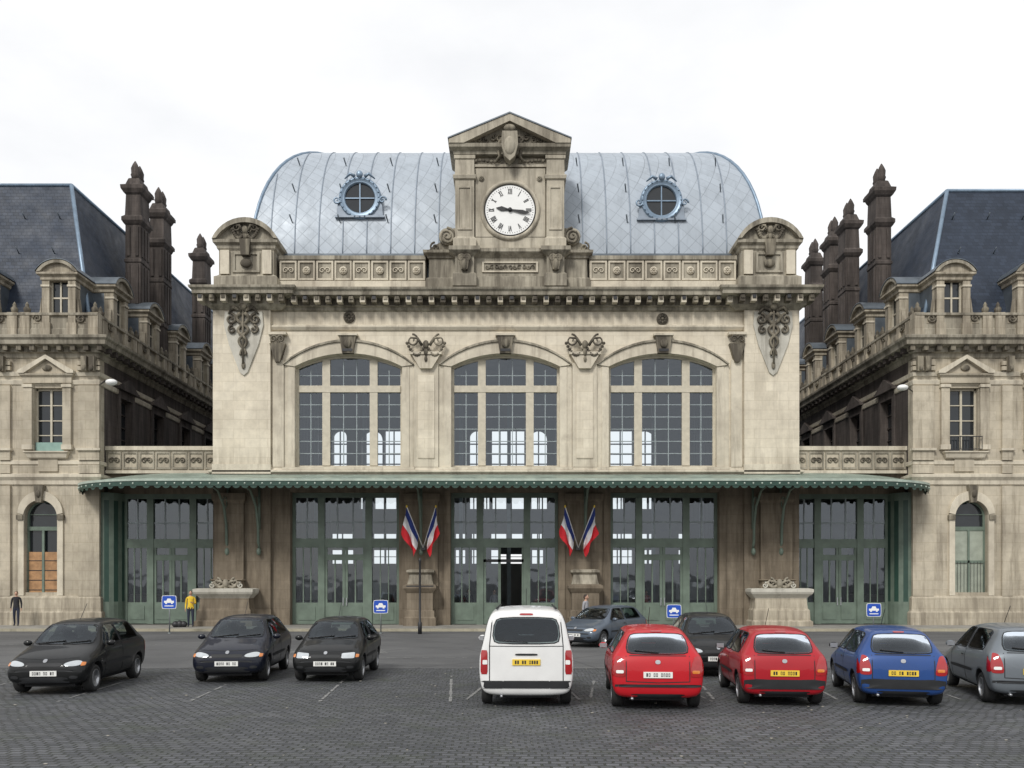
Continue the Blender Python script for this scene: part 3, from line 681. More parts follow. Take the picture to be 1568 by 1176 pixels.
def wing(xw,s_,chim,rt):
    par=empty('station_wing'); MW=Matrix.Translation((xw,0,0))@Matrix.Diagonal((s_,1,1,1))
    U=30; ys=45
    b=B(); b.push(MW)
    wu=[2.55+4.25*i for i in range(6)]; gu=[2.92+4.25*i for i in range(6)]
    za,zb=Z(692),Z(594)
    holes=[rect(u-.76,u+.76,za,zb) for u in wu]+[archo(u-.85,u+.85,Z(907),Z(788),Z(766)) for u in gu]
    b.slab(rect(0,U,0,14.3),holes,0,.6,TAN)
    MS=Matrix(((0,1,0,0),(1,0,0,0),(0,0,1,0),(0,0,0,1)))
    sy=[3.0+4.2*i for i in range(9)]
    b.push(MS); b.slab(rect(.6,ys,0,14.3),[rect(q-.7,q+.7,9.3,12.2) for q in sy],0,.6,DSTONE)
    for q in sy:
        b.slab(rect(q-.95,q+.95,9.05,12.6),[rect(q-.7+.0,q+.7,9.3,12.2)],-.1,-.003,DSTONE)
        b.slab([(q-1.1,12.75),(q+1.1,12.75),(q,13.35)],[],-.25,-.0,DSTONE); b.box(q-1.15,q+1.15,-.28,0,12.62,12.75,DSTONE)
    b.pop()
    b.box(.6,U,20,20.2,0,14,INNER)
    b.sweep(0,U,0,ys,[(.0,0),(.28,.003),(.28,.75),(.2,.85),(.18,1.5),(.1,1.6),(0,1.62)],TAN)
    b.sweep(0,U,0,ys,[(0,Z(743)),(.08,Z(742)),(.1,Z(736)),(.22,Z(731)),(.22,Z(727)),(0,Z(725))],PLAIN)
    b.sweep(0,U,0,ys,[(0,Z(712)),(.06,Z(711)),(.06,Z(706)),(0,Z(705))],PLAIN)
    b.sweep(0,U,0,ys,[(0,Z(590)),(.06,Z(589)),(.1,Z(583)),(0,Z(581))],PLAIN)
    b.sweep(0,U,0,ys,[(0,Z(577)),(.06,Z(576)),(.1,Z(570)),(0,Z(569))],PLAIN)
    b.sweep(0,U,0,ys,[(0,13.7),(.06,13.75),(.08,13.95),(.22,14.0),(.22,14.2),(.62,14.3),(.65,14.5),(.75,14.6),(.77,14.72),(.2,14.9),(0,14.92)],ATTIC)
    for i in range(44): b.box(.0+i*.68-.4,.0+i*.68-.16,-.52,-.1,14.02,14.28,ORN)
    b.push(MS)
    for i in range(60): b.box(.1+i*.68,.1+i*.68+.26,-.52,-.1,14.02,14.28,DSTONE)
    b.pop()
    b.sweep(.25,U,.25,ys,[(0,14.9),(0,15.3),(-.05,15.35),(-.05,15.95),(.08,16.0),(.08,16.12),(0,16.14)],ATTIC)
    for ua,ub in((.02,.98),(4.45,5.0),(8.7,9.2),(12.9,13.4),(17.2,17.7)):
        yo=-.14
        if ua<.1: ua=-.1
        b.box(ua,ub,yo,.03,1.6,Z(744),TAN); b.box(ua,ub,yo,.03,Z(725),Z(712),TAN); b.box(ua,ub,yo,.03,Z(705),Z(591),TAN)
        z=Z(568)
        while z<13.6: b.box(ua-.04,ub+.04,yo-.06,.02,z,z+.2,TAN); z+=.26
        for q in(.22,.62) if ub-ua>.8 else (.27,):
            b.slab([(ua+q-.08,13.0),(ua+q+.18,13.0),(ua+q+.2,13.75),(ua+q-.1,13.75)],[],-.42,-.15,ORN); b.ell((ua+q+.05,-.42,13.15),(.12,.08,.16),ORN,8,5)
        b.box(ua-.08,ub+.08,yo-.1,.02,9.0,9.12,PLAIN)
    for u in wu: upwin(b,u,za,zb); b.box(u-.5,u+.5,-.08,.02,7.95,8.7,TAN)
    for u in gu:
        inn=arc(u-.853,u+.853,Z(788),Z(766)+.003); out=arc(u-1.15,u+1.15,Z(787),Z(752)); b.slab(inn+out[::-1],[],-.14,.03,PLAIN)
        for q in(-1,1): b.box(u+q*.853,u+q*1.14,-.1,.03,1.62,Z(788),PLAIN); b.box(u+q*.87,u+q*1.2,-.18,.02,Z(796),Z(789),ORN)
        b.slab([(u-.14,Z(770)),(u+.14,Z(770)),(u+.24,Z(744)),(u-.24,Z(744))],[],-.3,0,ORN); b.ell((u,-.3,Z(757)),(.12,.1,.2),ORN)
    b.make('walls',par)
    b=B(); b.push(MW)
    for i,u in enumerate(wu): sash(b,u,za,zb)
    for i,u in enumerate(gu):
        z_a,z_b=Z(907),Z(766)
        b.add([(u-.9,.33,z_a),(u+.9,.33,z_a),(u+.9,.33,z_b),(u-.9,.33,z_b)],[(0,1,2,3)],CARGLASS)
        b.box(u-.85,u-.75,.24,.34,z_a,Z(788),GREEN); b.box(u+.75,u+.85,.24,.34,z_a,Z(788),GREEN); b.box(u-.85,u+.85,.22,.34,Z(812),Z(806),GREEN)
        b.slab([(u-.85,Z(788)),(u+.85,Z(788))]+arc(u-.85,u+.85,Z(788)+.002,Z(766))[::-1][1:-1],[arc(u-.74,u+.74,Z(788)+.03,Z(766)-.1)],.25,.34,GREEN)
        if s_<0:
            b.box(u-.75,u+.75,.2,.26,z_a,Z(845),WOOD); b.box(u-.06,u+.06,.16,.25,z_a,Z(812),GREEN)
            for k in range(4): b.box(u-.75,u+.75,.185,.2,z_a+.1+k*.5,z_a+.14+k*.5,DARK)
        else:
            b.box(u-.75,u+.75,.26,.31,z_a,Z(812),simple('pale_shutter',(.30,.33,.27),.6) if i==0 else GREEN)
            b.box(u-.05,u+.05,.2,.25,z_a,Z(812),GREEN); b.box(u-.75,u+.75,.2,.255,Z(862),Z(858),GREEN)
            for k in range(9): b.box(u-.7+k*.17,u-.685+k*.17,-.02,.0,z_a,Z(860),DARK)
    if s_>0:
        u=wu[0]
        b.box(u-.8,u+.8,-.32,-.28,za+.72,za+.76,DARK); b.box(u-.8,u+.8,-.32,-.28,za+.08,za+.12,DARK)
        for k in range(11): b.box(u-.8+k*.157,u-.775+k*.157,-.31,-.29,za+.1,za+.74,DARK)
    else: b.box(wu[0]-.72,wu[0]+.72,.1,.22,za-.0+.01,za+.5,simple('faded_green_box',(.22,.34,.30),.6))
    b.push(MS)
    for q in sy: sash(b,q,9.3,12.2,.3,DSTONE)
    b.pop()
    b.make('windows',par)
    b=B(); b.push(MW)
    q=rt
    p0=[(.75,.8,15.1),(U-.6,.8,15.1),(U-.6,ys,15.1),(.75,ys,15.1),(q[0],3.3,q[1]),(U-4,3.3,q[1]),(U-4,ys,q[1]),(q[0],ys,q[1])]
    b.add(p0,[(0,1,5,4),(1,2,6,5),(2,3,7,6),(3,0,4,7),(4,5,6,7),(0,3,2,1)],SLATE)
    b.tube([p0[0],p0[4]],.11,ZTRIM,8); b.tube([p0[4],p0[5]],.10,ZTRIM,8); b.tube([p0[4],p0[7]],.10,ZTRIM,8)
    b.add([(q[0]+.1,3.4,q[1]),(U-4,3.4,q[1]),(U-6,10,q[1]+.9),(q[0]+5,10,q[1]+.9),(q[0]+5,ys,q[1]+.9),(q[0]+.1,ys,q[1])],[(0,1,2,3),(0,3,4,5)],ZTRIM)
    for zz in(19.9,22):
        for k in range(7):
            uu=3.4+k*1.9; yy=.8+2.5*(zz-15.1)/(q[1]-15.1); b.tube([(uu,yy,zz),(uu,yy-.3,zz+.25)],.03,LEAD,5)
    for i in range(6):
        b.push(Matrix.Translation((2.15+4.15*i,.2,0))); dormer(b); b.pop()
    for i in range(7):
        b.push(Matrix(((0,1,0,.2),(1,0,0,2.9+4.2*i),(0,0,1,0),(0,0,0,1)))); dormer(b); b.pop()
    b.make('mansard_roof',par)
    b=B(); b.push(MW)
    for (u,y) in chim: chimney(b,u,y)
    b.make('chimneys',par)
wing(XW0,-1,((1.1,7.0),(1.1,10.3),(1.1,17.4),(1.1,24)),(3.1,24.1))
wing(XW1,1,((1.4,7.3),(1.4,11.9),(1.4,14.6),(1.4,18.3),(1.4,24)),(3.4,23.8))
b=B(); b.tube([(-21.0,-.1,Z(590)),(-20.5,-.5,Z(586)),(-20.1,-.9,Z(590))],.03,DARK); b.ell((-20.0,-.95,Z(592)),(.3,.22,.16),WHITE); b.make('wall_lamp')
b=B(); b.tube([(20.4,-.1,Z(600)),(19.9,-.5,Z(596)),(19.6,-.9,Z(598))],.03,DARK); b.ell((19.5,-.95,Z(600)),(.28,.22,.15),WHITE); b.make('wall_lamp')
# ---------------------------------------------------------------- ground
def groundmat():
    m,nt,p=base('cobble_setts'); tc=N(nt,'ShaderNodeTexCoord').outputs['Object']
    wob=N(nt,'ShaderNodeTexNoise'); wob.inputs['Scale'].default_value=.7; nt.links.new(tc,wob.inputs['Vector'])
    va=N(nt,'ShaderNodeVectorMath',operation='SCALE'); nt.links.new(wob.outputs['Color'],va.inputs[0]); va.inputs['Scale'].default_value=.35
    vb=N(nt,'ShaderNodeVectorMath',operation='ADD'); nt.links.new(tc,vb.inputs[0]); nt.links.new(va.outputs[0],vb.inputs[1])
    br=N(nt,'ShaderNodeTexBrick'); nt.links.new(vb.outputs[0],br.inputs['Vector']); br.inputs['Scale'].default_value=1
    br.inputs['Brick Width'].default_value=.2; br.inputs['Row Height'].default_value=.14; br.inputs['Mortar Size'].default_value=.018; br.inputs['Mortar Smooth'].default_value=.5
    br.inputs['Color1'].default_value=(.115,.118,.130,1); br.inputs['Color2'].default_value=(.052,.055,.063,1); br.inputs['Mortar'].default_value=(.028,.032,.025,1)
    c=mixc(nt,ramp(nt,noise(nt,tc,.22,6,.65),.38,.62,0,.5),br.outputs['Color'],(.045,.048,.052))
    c=mixc(nt,ramp(nt,noise(nt,tc,1.1,6,.7),.50,.70,0,.5),c,(.050,.060,.036))
    c=mixc(nt,ramp(nt,noise(nt,mapping(nt,tc,(.3,1.2,1)),1.3,5,.7),.54,.74,0,.35),c,(.15,.152,.155))
    nt.links.new(c,p.inputs['Base Color']); nt.links.new(ramp(nt,noise(nt,tc,2,5),.3,.7,.5,.8),p.inputs['Roughness'])
    b=N(nt,'ShaderNodeBump'); b.invert=True; b.inputs['Strength'].default_value=1.0; b.inputs['Distance'].default_value=.04
    nt.links.new(br.outputs['Fac'],b.inputs['Height']); nt.links.new(b.outputs[0],p.inputs['Normal']); return m
def asphalt():
    m,nt,p=base('worn_asphalt'); tc=N(nt,'ShaderNodeTexCoord').outputs['Object']
    c=mixc(nt,ramp(nt,noise(nt,tc,.3,6,.6),.35,.65),(.105,.106,.108),(.060,.061,.064))
    c=mixc(nt,ramp(nt,noise(nt,mapping(nt,tc,(.25,1.6,1)),.6,6,.7),.5,.7,0,.5),c,(.165,.165,.16))
    c=mixc(nt,ramp(nt,noise(nt,tc,60,3),.4,.7,0,.4),c,(.15,.15,.145))
    v=N(nt,'ShaderNodeTexVoronoi',feature='DISTANCE_TO_EDGE'); v.inputs['Scale'].default_value=.22; nt.links.new(tc,v.inputs['Vector'])
    c=mixc(nt,ramp(nt,v.outputs['Distance'],0,.012,.6,0),c,(.03,.03,.03))
    nt.links.new(c,p.inputs['Base Color']); p.inputs['Roughness'].default_value=.8
    b=N(nt,'ShaderNodeBump'); b.inputs['Strength'].default_value=.4; b.inputs['Distance'].default_value=.01
    nt.links.new(noise(nt,tc,80,2),b.inputs['Height']); nt.links.new(b.outputs[0],p.inputs['Normal']); return m
b=B(); S=1500; b.add([(-S,-S,0),(S,-S,0),(S,S,0),(-S,S,0)],[(0,1,2,3)],groundmat()); b.make('ground',recalc=False)
b=B(); b.add([(-80,-20.5,.004),(80,-20.5,.004),(80,-3.6,.004),(-80,-3.6,.004)],[(0,1,2,3)],asphalt()); b.make('road',recalc=False)
b=B(); SW=simple('pavement_concrete',(.26,.25,.225),.85,0,.25,1.5,.3); KS=stone('kerb_granite',(.40,.37,.28),(.16,.15,.12),.5,True,1.0,.5)
b.box(-60,60,-3.4,.3,0.0,.12,SW); b.box(-60,60,-3.7,-3.4,0,.125,KS); b.make('pavement')
b=B(); LINE=simple('road_paint',(.20,.20,.195),.8,0,.5,9)
def line(xa,ya,xb,yb,w=.1,z=.008,keep=.7):
    P0,P1=Vector((xa,ya,z)),Vector((xb,yb,z)); L=(P1-P0).length; d=(P1-P0)/L; n_=Vector((-d.y,d.x,0)); t=0
    while t<L:
        s=R.uniform(.08,.35)
        if R.random()<keep:
            e=min(L,t+s); w0,w1=w*R.uniform(.25,.55),w*R.uniform(.25,.55)
            p,q=P0+d*t,P0+d*e; b.add([p-n_*w0,q-n_*w1,q+n_*w1,p+n_*w0],[(0,1,2,3)],LINE)
        t+=s+.004
for i in range(9): line(-16.5+i*2.55,-26.8,-16.8+i*2.55,-22.3,.07)
for i in range(8): line(-.9+i*2.45,-26.5,-.5+i*2.45,-23.2,.07)
for i in range(7):
    for j in range(3): line(-9+i*.75-j*.15,-15.6+j*.55,-8.55+i*.75-j*.15,-15.6+j*.55,.28,.012,1)
line(-30,-12.2,-12,-12.0,.12,.012); line(9,-12.2,30,-12.4,.12,.012); line(-24,-8.6,-10,-8.2,.12,.012); line(-6,-17.5,2,-17.2,.1,.012)
b.make('road_markings',recalc=False)
b=B(); LIT=simple('litter',(.30,.28,.24))
for k in range(110):
    x_,y_=R.uniform(-14,14),R.uniform(-33,-20); r=R.uniform(.01,.026); b.ell((x_,y_,r*.3),(r*1.4,r,r*.35),LIT,6,4)
b.make('ground_litter')
# ---------------------------------------------------------------- cars
def chaikin(p,it=2,r=.18):
    for _ in range(it):
        q=[]
        for i in range(len(p)):
            a,c=Vector(p[i]),Vector(p[(i+1)%len(p)]); q+=[a.lerp(c,r),a.lerp(c,1-r)]
        p=q; r=.25
    return [Vector(x) for x in p]
HATCH=[(0,.34,.50,.56,.56,.44),(.010,.24,.54,.63,.72,.58),(.04,.20,.62,.73,.79,.64),(.10,.19,.70,.82,.82,.66),(.17,.19,.77,.90,.825,.66),(.235,.19,.83,.965,.825,.67),(.27,.19,.86,1.04,.825,.66),(.345,.19,.88,1.27,.825,.60),(.41,.19,.89,1.40,.825,.565),(.50,.19,.90,1.455,.825,.555),(.70,.19,.92,1.46,.825,.555),(.85,.19,.94,1.43,.825,.545),(.905,.20,.95,1.36,.82,.55),(.945,.20,.95,1.17,.815,.575),(.972,.21,.93,1.01,.81,.61),(.99,.24,.82,.93,.79,.62),(1.0,.36,.64,.74,.70,.54)]
VAN=[(0,.36,.55,.62,.60,.48),(.012,.26,.62,.70,.74,.60),(.05,.21,.72,.82,.82,.66),(.12,.20,.82,.95,.855,.68),(.20,.20,.90,1.05,.86,.70),(.235,.20,.94,1.12,.86,.70),(.30,.20,.98,1.42,.86,.67),(.36,.20,1.0,1.68,.86,.64),(.42,.20,1.0,1.79,.86,.63),(.55,.20,1.02,1.83,.86,.65),(.80,.20,1.02,1.83,.86,.66),(.95,.20,1.02,1.80,.86,.67),(.982,.22,1.02,1.74,.86,.69),(.992,.26,1.0,1.52,.85,.70),(1.0,.38,.95,1.15,.78,.64)]
WIN={'hatch':dict(F=([(-.635,.975),(.635,.975),(.52,1.365),(-.52,1.365)],.1),Rr=([(-.57,1.0),(.57,1.0),(.485,1.355),(-.485,1.355)],.12),
      S=[([(.305,.955),(.555,.96),(.555,1.36),(.45,1.36),(.415,1.32)],.06),([(.575,.965),(.86,.985),(.835,1.31),(.80,1.355),(.575,1.365)],.08)]),
     'van':dict(F=([(-.66,1.12),(.66,1.12),(.58,1.66),(-.58,1.66)],.1),Rr=([(-.62,1.18),(.62,1.18),(.57,1.66),(-.57,1.66)],.12),
      S=[([(.28,1.09),(.50,1.10),(.50,1.66),(.40,1.66)],.08),([(.53,1.10),(.72,1.10),(.72,1.66),(.53,1.66)],.08),([(.75,1.10),(.94,1.12),(.93,1.64),(.75,1.66)],.08)])}
def shrink(p,d):
    c=sum((Vector(q) for q in p),Vector((0,0)))/len(p); out=[]
    for q in p:
        v=Vector(q)-c; out.append(c+Vector((v.x-math.copysign(min(d,abs(v.x)*.5),v.x),v.y-math.copysign(min(d,abs(v.y)*.5),v.y))))
    return out
def car(name,loc,rot,pm,kind='hatch',L=3.8,W=1.64,H=1.44,wheelcol=CHROME,plate_f=WPLATE,plate_r=YPLATE,lamp='round',black_bump=False):
    ST=HATCH if kind=='hatch' else VAN; Hb=1.44 if kind=='hatch' else 1.83; Wb=1.64 if kind=='hatch' else 1.72
    kx=W/Wb; kz=H/Hb
    def P(p): return [(a*kx,c*kz) for a,c in p]
    def S(p): return [((s-.5)*L,c*kz) for s,c in p]
    par=empty(name,(loc[0],loc[1],0.008),math.radians(rot))
    bm=bmesh.new(); rings=[]
    for (s_,lo,sh,tp_,w,tw) in ST:
        y=(s_-.5)*L; d=tp_-sh; z7=tp_-min(.07,.28*d)
        h=[(0,lo),(.78*w,lo),(.955*w,lo+.08),(w,lo+.55*(sh-lo)),(.99*w,sh-.06),(.955*w,sh+.02*(d>.2)),(.955*w+(tw-.955*w)*.55,sh+.5*d),(tw,z7),(.82*tw,tp_),(0,tp_+.02)]
        ring=h+[(-a,c) for a,c in h[-2:0:-1]]
        rings.append([bm.verts.new((a*kx,y,c*kz)) for a,c in ring])
    n=len(rings[0])
    for i in range(len(rings)-1):
        for j in range(n): bm.faces.new((rings[i][j],rings[i][(j+1)%n],rings[i+1][(j+1)%n],rings[i+1][j]))
    bm.faces.new(rings[0][::-1]); bm.faces.new(rings[-1])
    bmesh.ops.recalc_face_normals(bm,faces=bm.faces)
    me=bpy.data.meshes.new('body'); bm.to_mesh(me); bm.free(); me.materials.append(pm); me.materials.append(PLASTIC)
    for p in me.polygons: p.use_smooth=True
    ob=bpy.data.objects.new('body',me); COL.objects.link(ob)
    sm=ob.modifiers.new('s','SUBSURF'); sm.levels=2; sm.render_levels=2
    wr=.29 if kind=='hatch' else .31; yf=-.5*L+.165*L+.03; yr=.5*L-.165*L+.02
    # uncut surface first: trim is projected onto it
    dg=bpy.context.evaluated_depsgraph_get(); dg.update(); ev=ob.evaluated_get(dg); m0=ev.to_mesh()
    bvh=BVHTree.FromPolygons([v.co.copy() for v in m0.vertices],[tuple(p.vertices) for p in m0.polygons]); ev.to_mesh_clear()
    cuts=[]
    cb=B()
    for yy in(yf,yr):
        for s_ in(-1,1): cb.lathe([(wr+.055,-.2),(wr+.055,.3)] ,(s_*(W/2-.02)-.05,yy,wr+.01),'x',PLASTIC,28)
    cuts.append(cb)
    wd=WIN[kind]
    for key,ya,yb in(('F',-L,.06),('Rr',.0,L)):
        cb=B(); pl,rr=wd[key]; cb.slab([tuple(v) for v in chaikin(shrink(P(pl),.022),2,rr)],[],ya,yb,PLASTIC); cuts.append(cb)
    cb=B(); cb.push(Matrix(((0,1,0,0),(1,0,0,0),(0,0,1,0),(0,0,0,1))))
    for pl,rr in wd['S']: cb.slab([tuple(v) for v in chaikin(shrink(S(pl),.02),2,rr)],[],-1.2,1.2,PLASTIC)
    cb.pop(); cuts.append(cb)
    cos=[]
    for cb in cuts:
        co=cb.make('cut'); co.data.materials.clear(); co.data.materials.append(pm); co.data.materials.append(PLASTIC)
        for p in co.data.polygons: p.material_index=1; p.use_smooth=False
        md=ob.modifiers.new('b','BOOLEAN'); md.operation='DIFFERENCE'; md.object=co; md.solver='EXACT'; cos.append(co)
    dg=bpy.context.evaluated_depsgraph_get(); dg.update(); ev=ob.evaluated_get(dg); m1=bpy.data.meshes.new_from_object(ev)
    bpy.data.objects.remove(ob)
    for co in cos: bpy.data.objects.remove(co)
    nb=bpy.data.objects.new('body',m1); COL.objects.link(nb); nb.parent=par
    b=B()
    def patch(out,ax,side,mat,off=.006,rnd=2,rings=4,rr=.15):
        pts=chaikin(out,rnd,rr) if rnd else [Vector(p) for p in out]
        q=[]
        for i in range(len(pts)):
            a,c=pts[i],pts[(i+1)%len(pts)]; k=max(1,int((c-a).length/.06))
            for j in range(k): q.append(a.lerp(c,j/k))
        cen=sum(q,Vector((0,0)))/len(q); vs=[];ok=[]
        def cast(p):
            if ax=='x': o=Vector((side*2,p[0],p[1]));d=Vector((-side,0,0))
            elif ax=='y': o=Vector((p[0],side*5,p[1]));d=Vector((0,-side,0))
            else: o=Vector((p[0],p[1],3));d=Vector((0,0,-1))
            h,nn,_,_=bvh.ray_cast(o,d)
            if h is None: return Vector((0,0,0)),False
            if nn.dot(d)>0: nn=-nn
            return h+nn*off,True
        for k in range(rings+1):
            f=1-k/(rings+.0) if k<rings else 0
            if k==rings: v,o_=cast(cen); vs.append(v); ok.append(o_)
            else:
                for p in q: v,o_=cast(cen+(p-cen)*f); vs.append(v); ok.append(o_)
        m=len(q); fs=[]
        for k in range(rings-1):
            for j in range(m): fs.append((k*m+j,k*m+(j+1)%m,(k+1)*m+(j+1)%m,(k+1)*m+j))
        for j in range(m): fs.append(((rings-1)*m+j,(rings-1)*m+(j+1)%m,rings*m))
        fs=[f for f in fs if all(ok[i] for i in f)]
        b.add(vs,fs,mat,True)
    def vline(ax,side,p,q,w=.008,mat=PLASTIC,off=.003):
        p,q=Vector(p),Vector(q); d=(q-p).normalized(); n_=Vector((-d.y,d.x))*w
        patch([p-n_,q-n_,q+n_,p+n_],ax,side,mat,off,0,2)
    F_,Rr=-1,1
    patch(P(wd['F'][0]),'y',F_,AUTOG,rr=wd['F'][1]); patch(P(wd['Rr'][0]),'y',Rr,AUTOG,rr=wd['Rr'][1])
    for sd in(-1,1):
        for pl,rr in wd['S']: patch(S(pl),'x',sd,AUTOG,rr=rr)
    # black rubber seals round the glass
    def seal(pl,ax,side,rr):
        pts=chaikin(pl,2,rr); l=[]
        for p in pts+[pts[0]]:
            if ax=='x': h=bvh.ray_cast(Vector((side*2,p[0],p[1])),Vector((-side,0,0)))
            else: h=bvh.ray_cast(Vector((p[0],side*5,p[1])),Vector((0,-side,0)))
            if h[0]: l.append(h[0]+(h[1] if (h[1].dot(Vector((side,0,0)) if ax=='x' else Vector((0,side,0)))>0) else -h[1])*.004)
        if len(l)>3: b.tube(l,.011,PLASTIC,5)
    seal(P(wd['F'][0]),'y',F_,wd['F'][1]); seal(P(wd['Rr'][0]),'y',Rr,wd['Rr'][1])
    for sd in(-1,1):
        for pl,rr in wd['S']: seal(S(pl),'x',sd,rr)
    # seats, head restraints, steering wheel
    zf=(.97 if kind=='hatch' else 1.10)*kz
    for sd in(-1,1):
        b.box(sd*.36-.2,sd*.36+.2,.02*L,.02*L+.1,zf-.05,zf+.16,SEAT); b.ell((sd*.36,.02*L+.05,zf+.16),(.2,.06,.05),SEAT); b.ell((sd*.36,.02*L+.06,zf+.25),(.11,.05,.075),SEAT)
        b.ell((sd*.33,.30*L,zf+.12),(.10,.045,.07),SEAT)
    b.box(-.52,.52,.28*L,.30*L,zf-.05,zf+.06,SEAT)
    b.tube([(-.36+.17*math.cos(t),-.115*L+.05*math.sin(t),zf+.02+.16*math.sin(t)) for t in [2*math.pi*k/16 for k in range(17)]],.014,PLASTIC,5)
    b.box(-.10,.10,-.12*L,-.115*L,zf+.27,zf+.33,PLASTIC)
    if kind=='hatch':
        for sd in(-1,1):
            for f0,f1 in(((.30,.30),(.30,.90)),((.565,.30),(.565,.94)),((.30,.295),(.565,.295))): vline('x',sd,*S([f0,f1]))
            patch(S([(.29,.52),(.70,.53),(.70,.59),(.29,.58)]),'x',sd,PLASTIC,.012,1)
            patch(S([(.515,.80),(.55,.80),(.55,.83),(.515,.83)]),'x',sd,PLASTIC,.02,1)
            patch(S([(.28,.20),(.74,.20),(.74,.27),(.28,.27)]),'x',sd,PLASTIC,.008,0)
            if lamp=='round':
                patch(P([(sd*.36,.57),(sd*.70,.57),(sd*.755,.665),(sd*.64,.72),(sd*.38,.66)]),'y',F_,PLASTIC,.006,2,4,.25)
                patch(P([(sd*.38,.585),(sd*.67,.585),(sd*.72,.66),(sd*.62,.70),(sd*.40,.65)]),'y',F_,LAMP,.010,2,4,.25)
            else:
                patch(P([(sd*.38,.57),(sd*.67,.57),(sd*.67,.70),(sd*.38,.68)]),'y',F_,LAMP,.008,1,4,.1)
            patch(P([(sd*.69,.585),(sd*.755,.59),(sd*.755,.65),(sd*.69,.66)]),'y',F_,AMBER,.0125,1,2,.15)
            patch(P([(sd*.50,.40),(sd*.66,.40),(sd*.66,.34),(sd*.50,.33)]),'y',F_,PLASTIC,.008,2,3,.25)
            patch(P([(sd*.56,.60),(sd*.77,.60),(sd*.775,.80),(sd*.73,.97),(sd*.64,.95),(sd*.58,.78)]),'y',Rr,REDL,.009,2,5,.15)
            patch(S([(.955,.62),(.99,.62),(.985,.80),(.955,.92)]),'x',sd,REDL,.009,1,3,.12)
            patch(P([(sd*.60,.665),(sd*.73,.665),(sd*.73,.72),(sd*.60,.72)]),'y',Rr,WHITE if sd>0 else AMBER,.014,1,2,.15)
            vline('y',Rr,*P([(sd*.555,.52),(sd*.555,.97)])); vline('y',Rr,*P([(sd*.555,.52),(0,.50)]))
        patch(P([(-.32,.58),(.32,.58),(.35,.65),(-.35,.65)]),'y',F_,PLASTIC,.008,1,3,.1)
        patch(P([(-.5,.25),(.5,.25),(.46,.37),(-.46,.37)]),'y',F_,PLASTIC,.008,1,3,.1)
        vline('y',F_,*P([(-.72,.49),(0,.50)]),.02 if not black_bump else .03); vline('y',F_,*P([(0,.50),(.72,.49)]),.02 if not black_bump else .03)
        vline('y',F_,*P([(-.62,.74),(0,.72)]),.006); vline('y',F_,*P([(0,.72),(.62,.74)]),.006)
        if black_bump: patch(P([(-.75,.34),(.75,.34),(.75,.52),(-.75,.52)]),'y',Rr,PLASTIC,.012,1,4,.1)
        else: patch(P([(-.75,.42),(.75,.42),(.75,.47),(-.75,.47)]),'y',Rr,PLASTIC,.012,1,4,.1)
        patch(P([(-.5,.22),(.5,.22),(.46,.30),(-.46,.30)]),'y',Rr,PLASTIC,.008,1,3,.1)
        vline('y',Rr,*P([(-.50,.975),(.50,.975)]),.008)
        pzr,pzf=.64*kz,.445*kz
        roofz=1.46*kz; ymir=(.33-.5)*L; zm=.98*kz; xm=.87*kx
        patch(P([(-.1,1.375),(.1,1.375),(.1,1.40),(-.1,1.40)]),'y',Rr,REDL,.01,1,2); patch(P([(-.045,.83),(.045,.83),(.045,.90),(-.045,.90)]),'y',Rr,CHROME,.012,2,2,.25)
        patch(P([(-.04,.655),(.04,.655),(.04,.72),(-.04,.72)]),'y',F_,CHROME,.012,2,2,.25)
        wp=[(-.02,1.02),(.40,1.06)]
    else:
        for sd in(-1,1):
            patch(S([(.22,.48),(.75,.48),(.75,.60),(.22,.60)]),'x',sd,PLASTIC,.012,1)
            for f0,f1 in(((.27,.30),(.27,1.05)),((.515,.30),(.515,1.66)),((.74,.45),(.74,1.05))): vline('x',sd,*S([f0,f1]))
            patch(P([(sd*.42,.62),(sd*.76,.64),(sd*.76,.78),(sd*.45,.76)]),'y',F_,LAMP,.008,2,4,.2)
            patch(P([(sd*.70,.62),(sd*.825,.62),(sd*.815,1.06),(sd*.70,1.06)]),'y',Rr,REDL,.01,1,5,.12)
            patch(P([(sd*.705,.80),(sd*.79,.80),(sd*.785,.88),(sd*.705,.88)]),'y',Rr,WHITE,.014,1,2,.12)
            vline('y',Rr,*P([(sd*.665,.50),(sd*.665,1.14)]),.009); vline('y',Rr,*P([(sd*.665,1.14),(sd*.61,1.70)]),.009)
            patch(P([(sd*.40,.36),(sd*.83,.36),(sd*.81,.50),(sd*.40,.50)]),'y',Rr,PLASTIC,.016,1,4,.1)
        patch(P([(-.41,.36),(.41,.36),(.41,.50),(-.41,.50)]),'y',Rr,PLASTIC,.012,0,4)
        patch(P([(-.4,.62),(.4,.62),(.4,.72),(-.4,.72)]),'y',F_,PLASTIC,.008,1,3,.1)
        patch(P([(-.2,.965),(.2,.965),(.2,1.0),(-.2,1.0)]),'y',Rr,PLASTIC,.014,1,2)
        patch(P([(-.12,1.70),(.12,1.70),(.12,1.73),(-.12,1.73)]),'y',Rr,REDL,.012,1,2)
        vline('y',Rr,*P([(-.67,1.135),(0,1.13)]),.007); vline('y',Rr,*P([(0,1.13),(.67,1.135)]),.007)
        pzr,pzf=.84*kz,.45*kz; roofz=1.83*kz; ymir=(.30-.5)*L; zm=1.10*kz; xm=.93*kx; wp=[(-.02,1.20),(.42,1.23)]
        for sd in(-1,1): b.tube([(sd*.56,-.2*L,roofz-.01),(sd*.56,.42*L,roofz-.01)],.018,PLASTIC,6)
    pts=[]
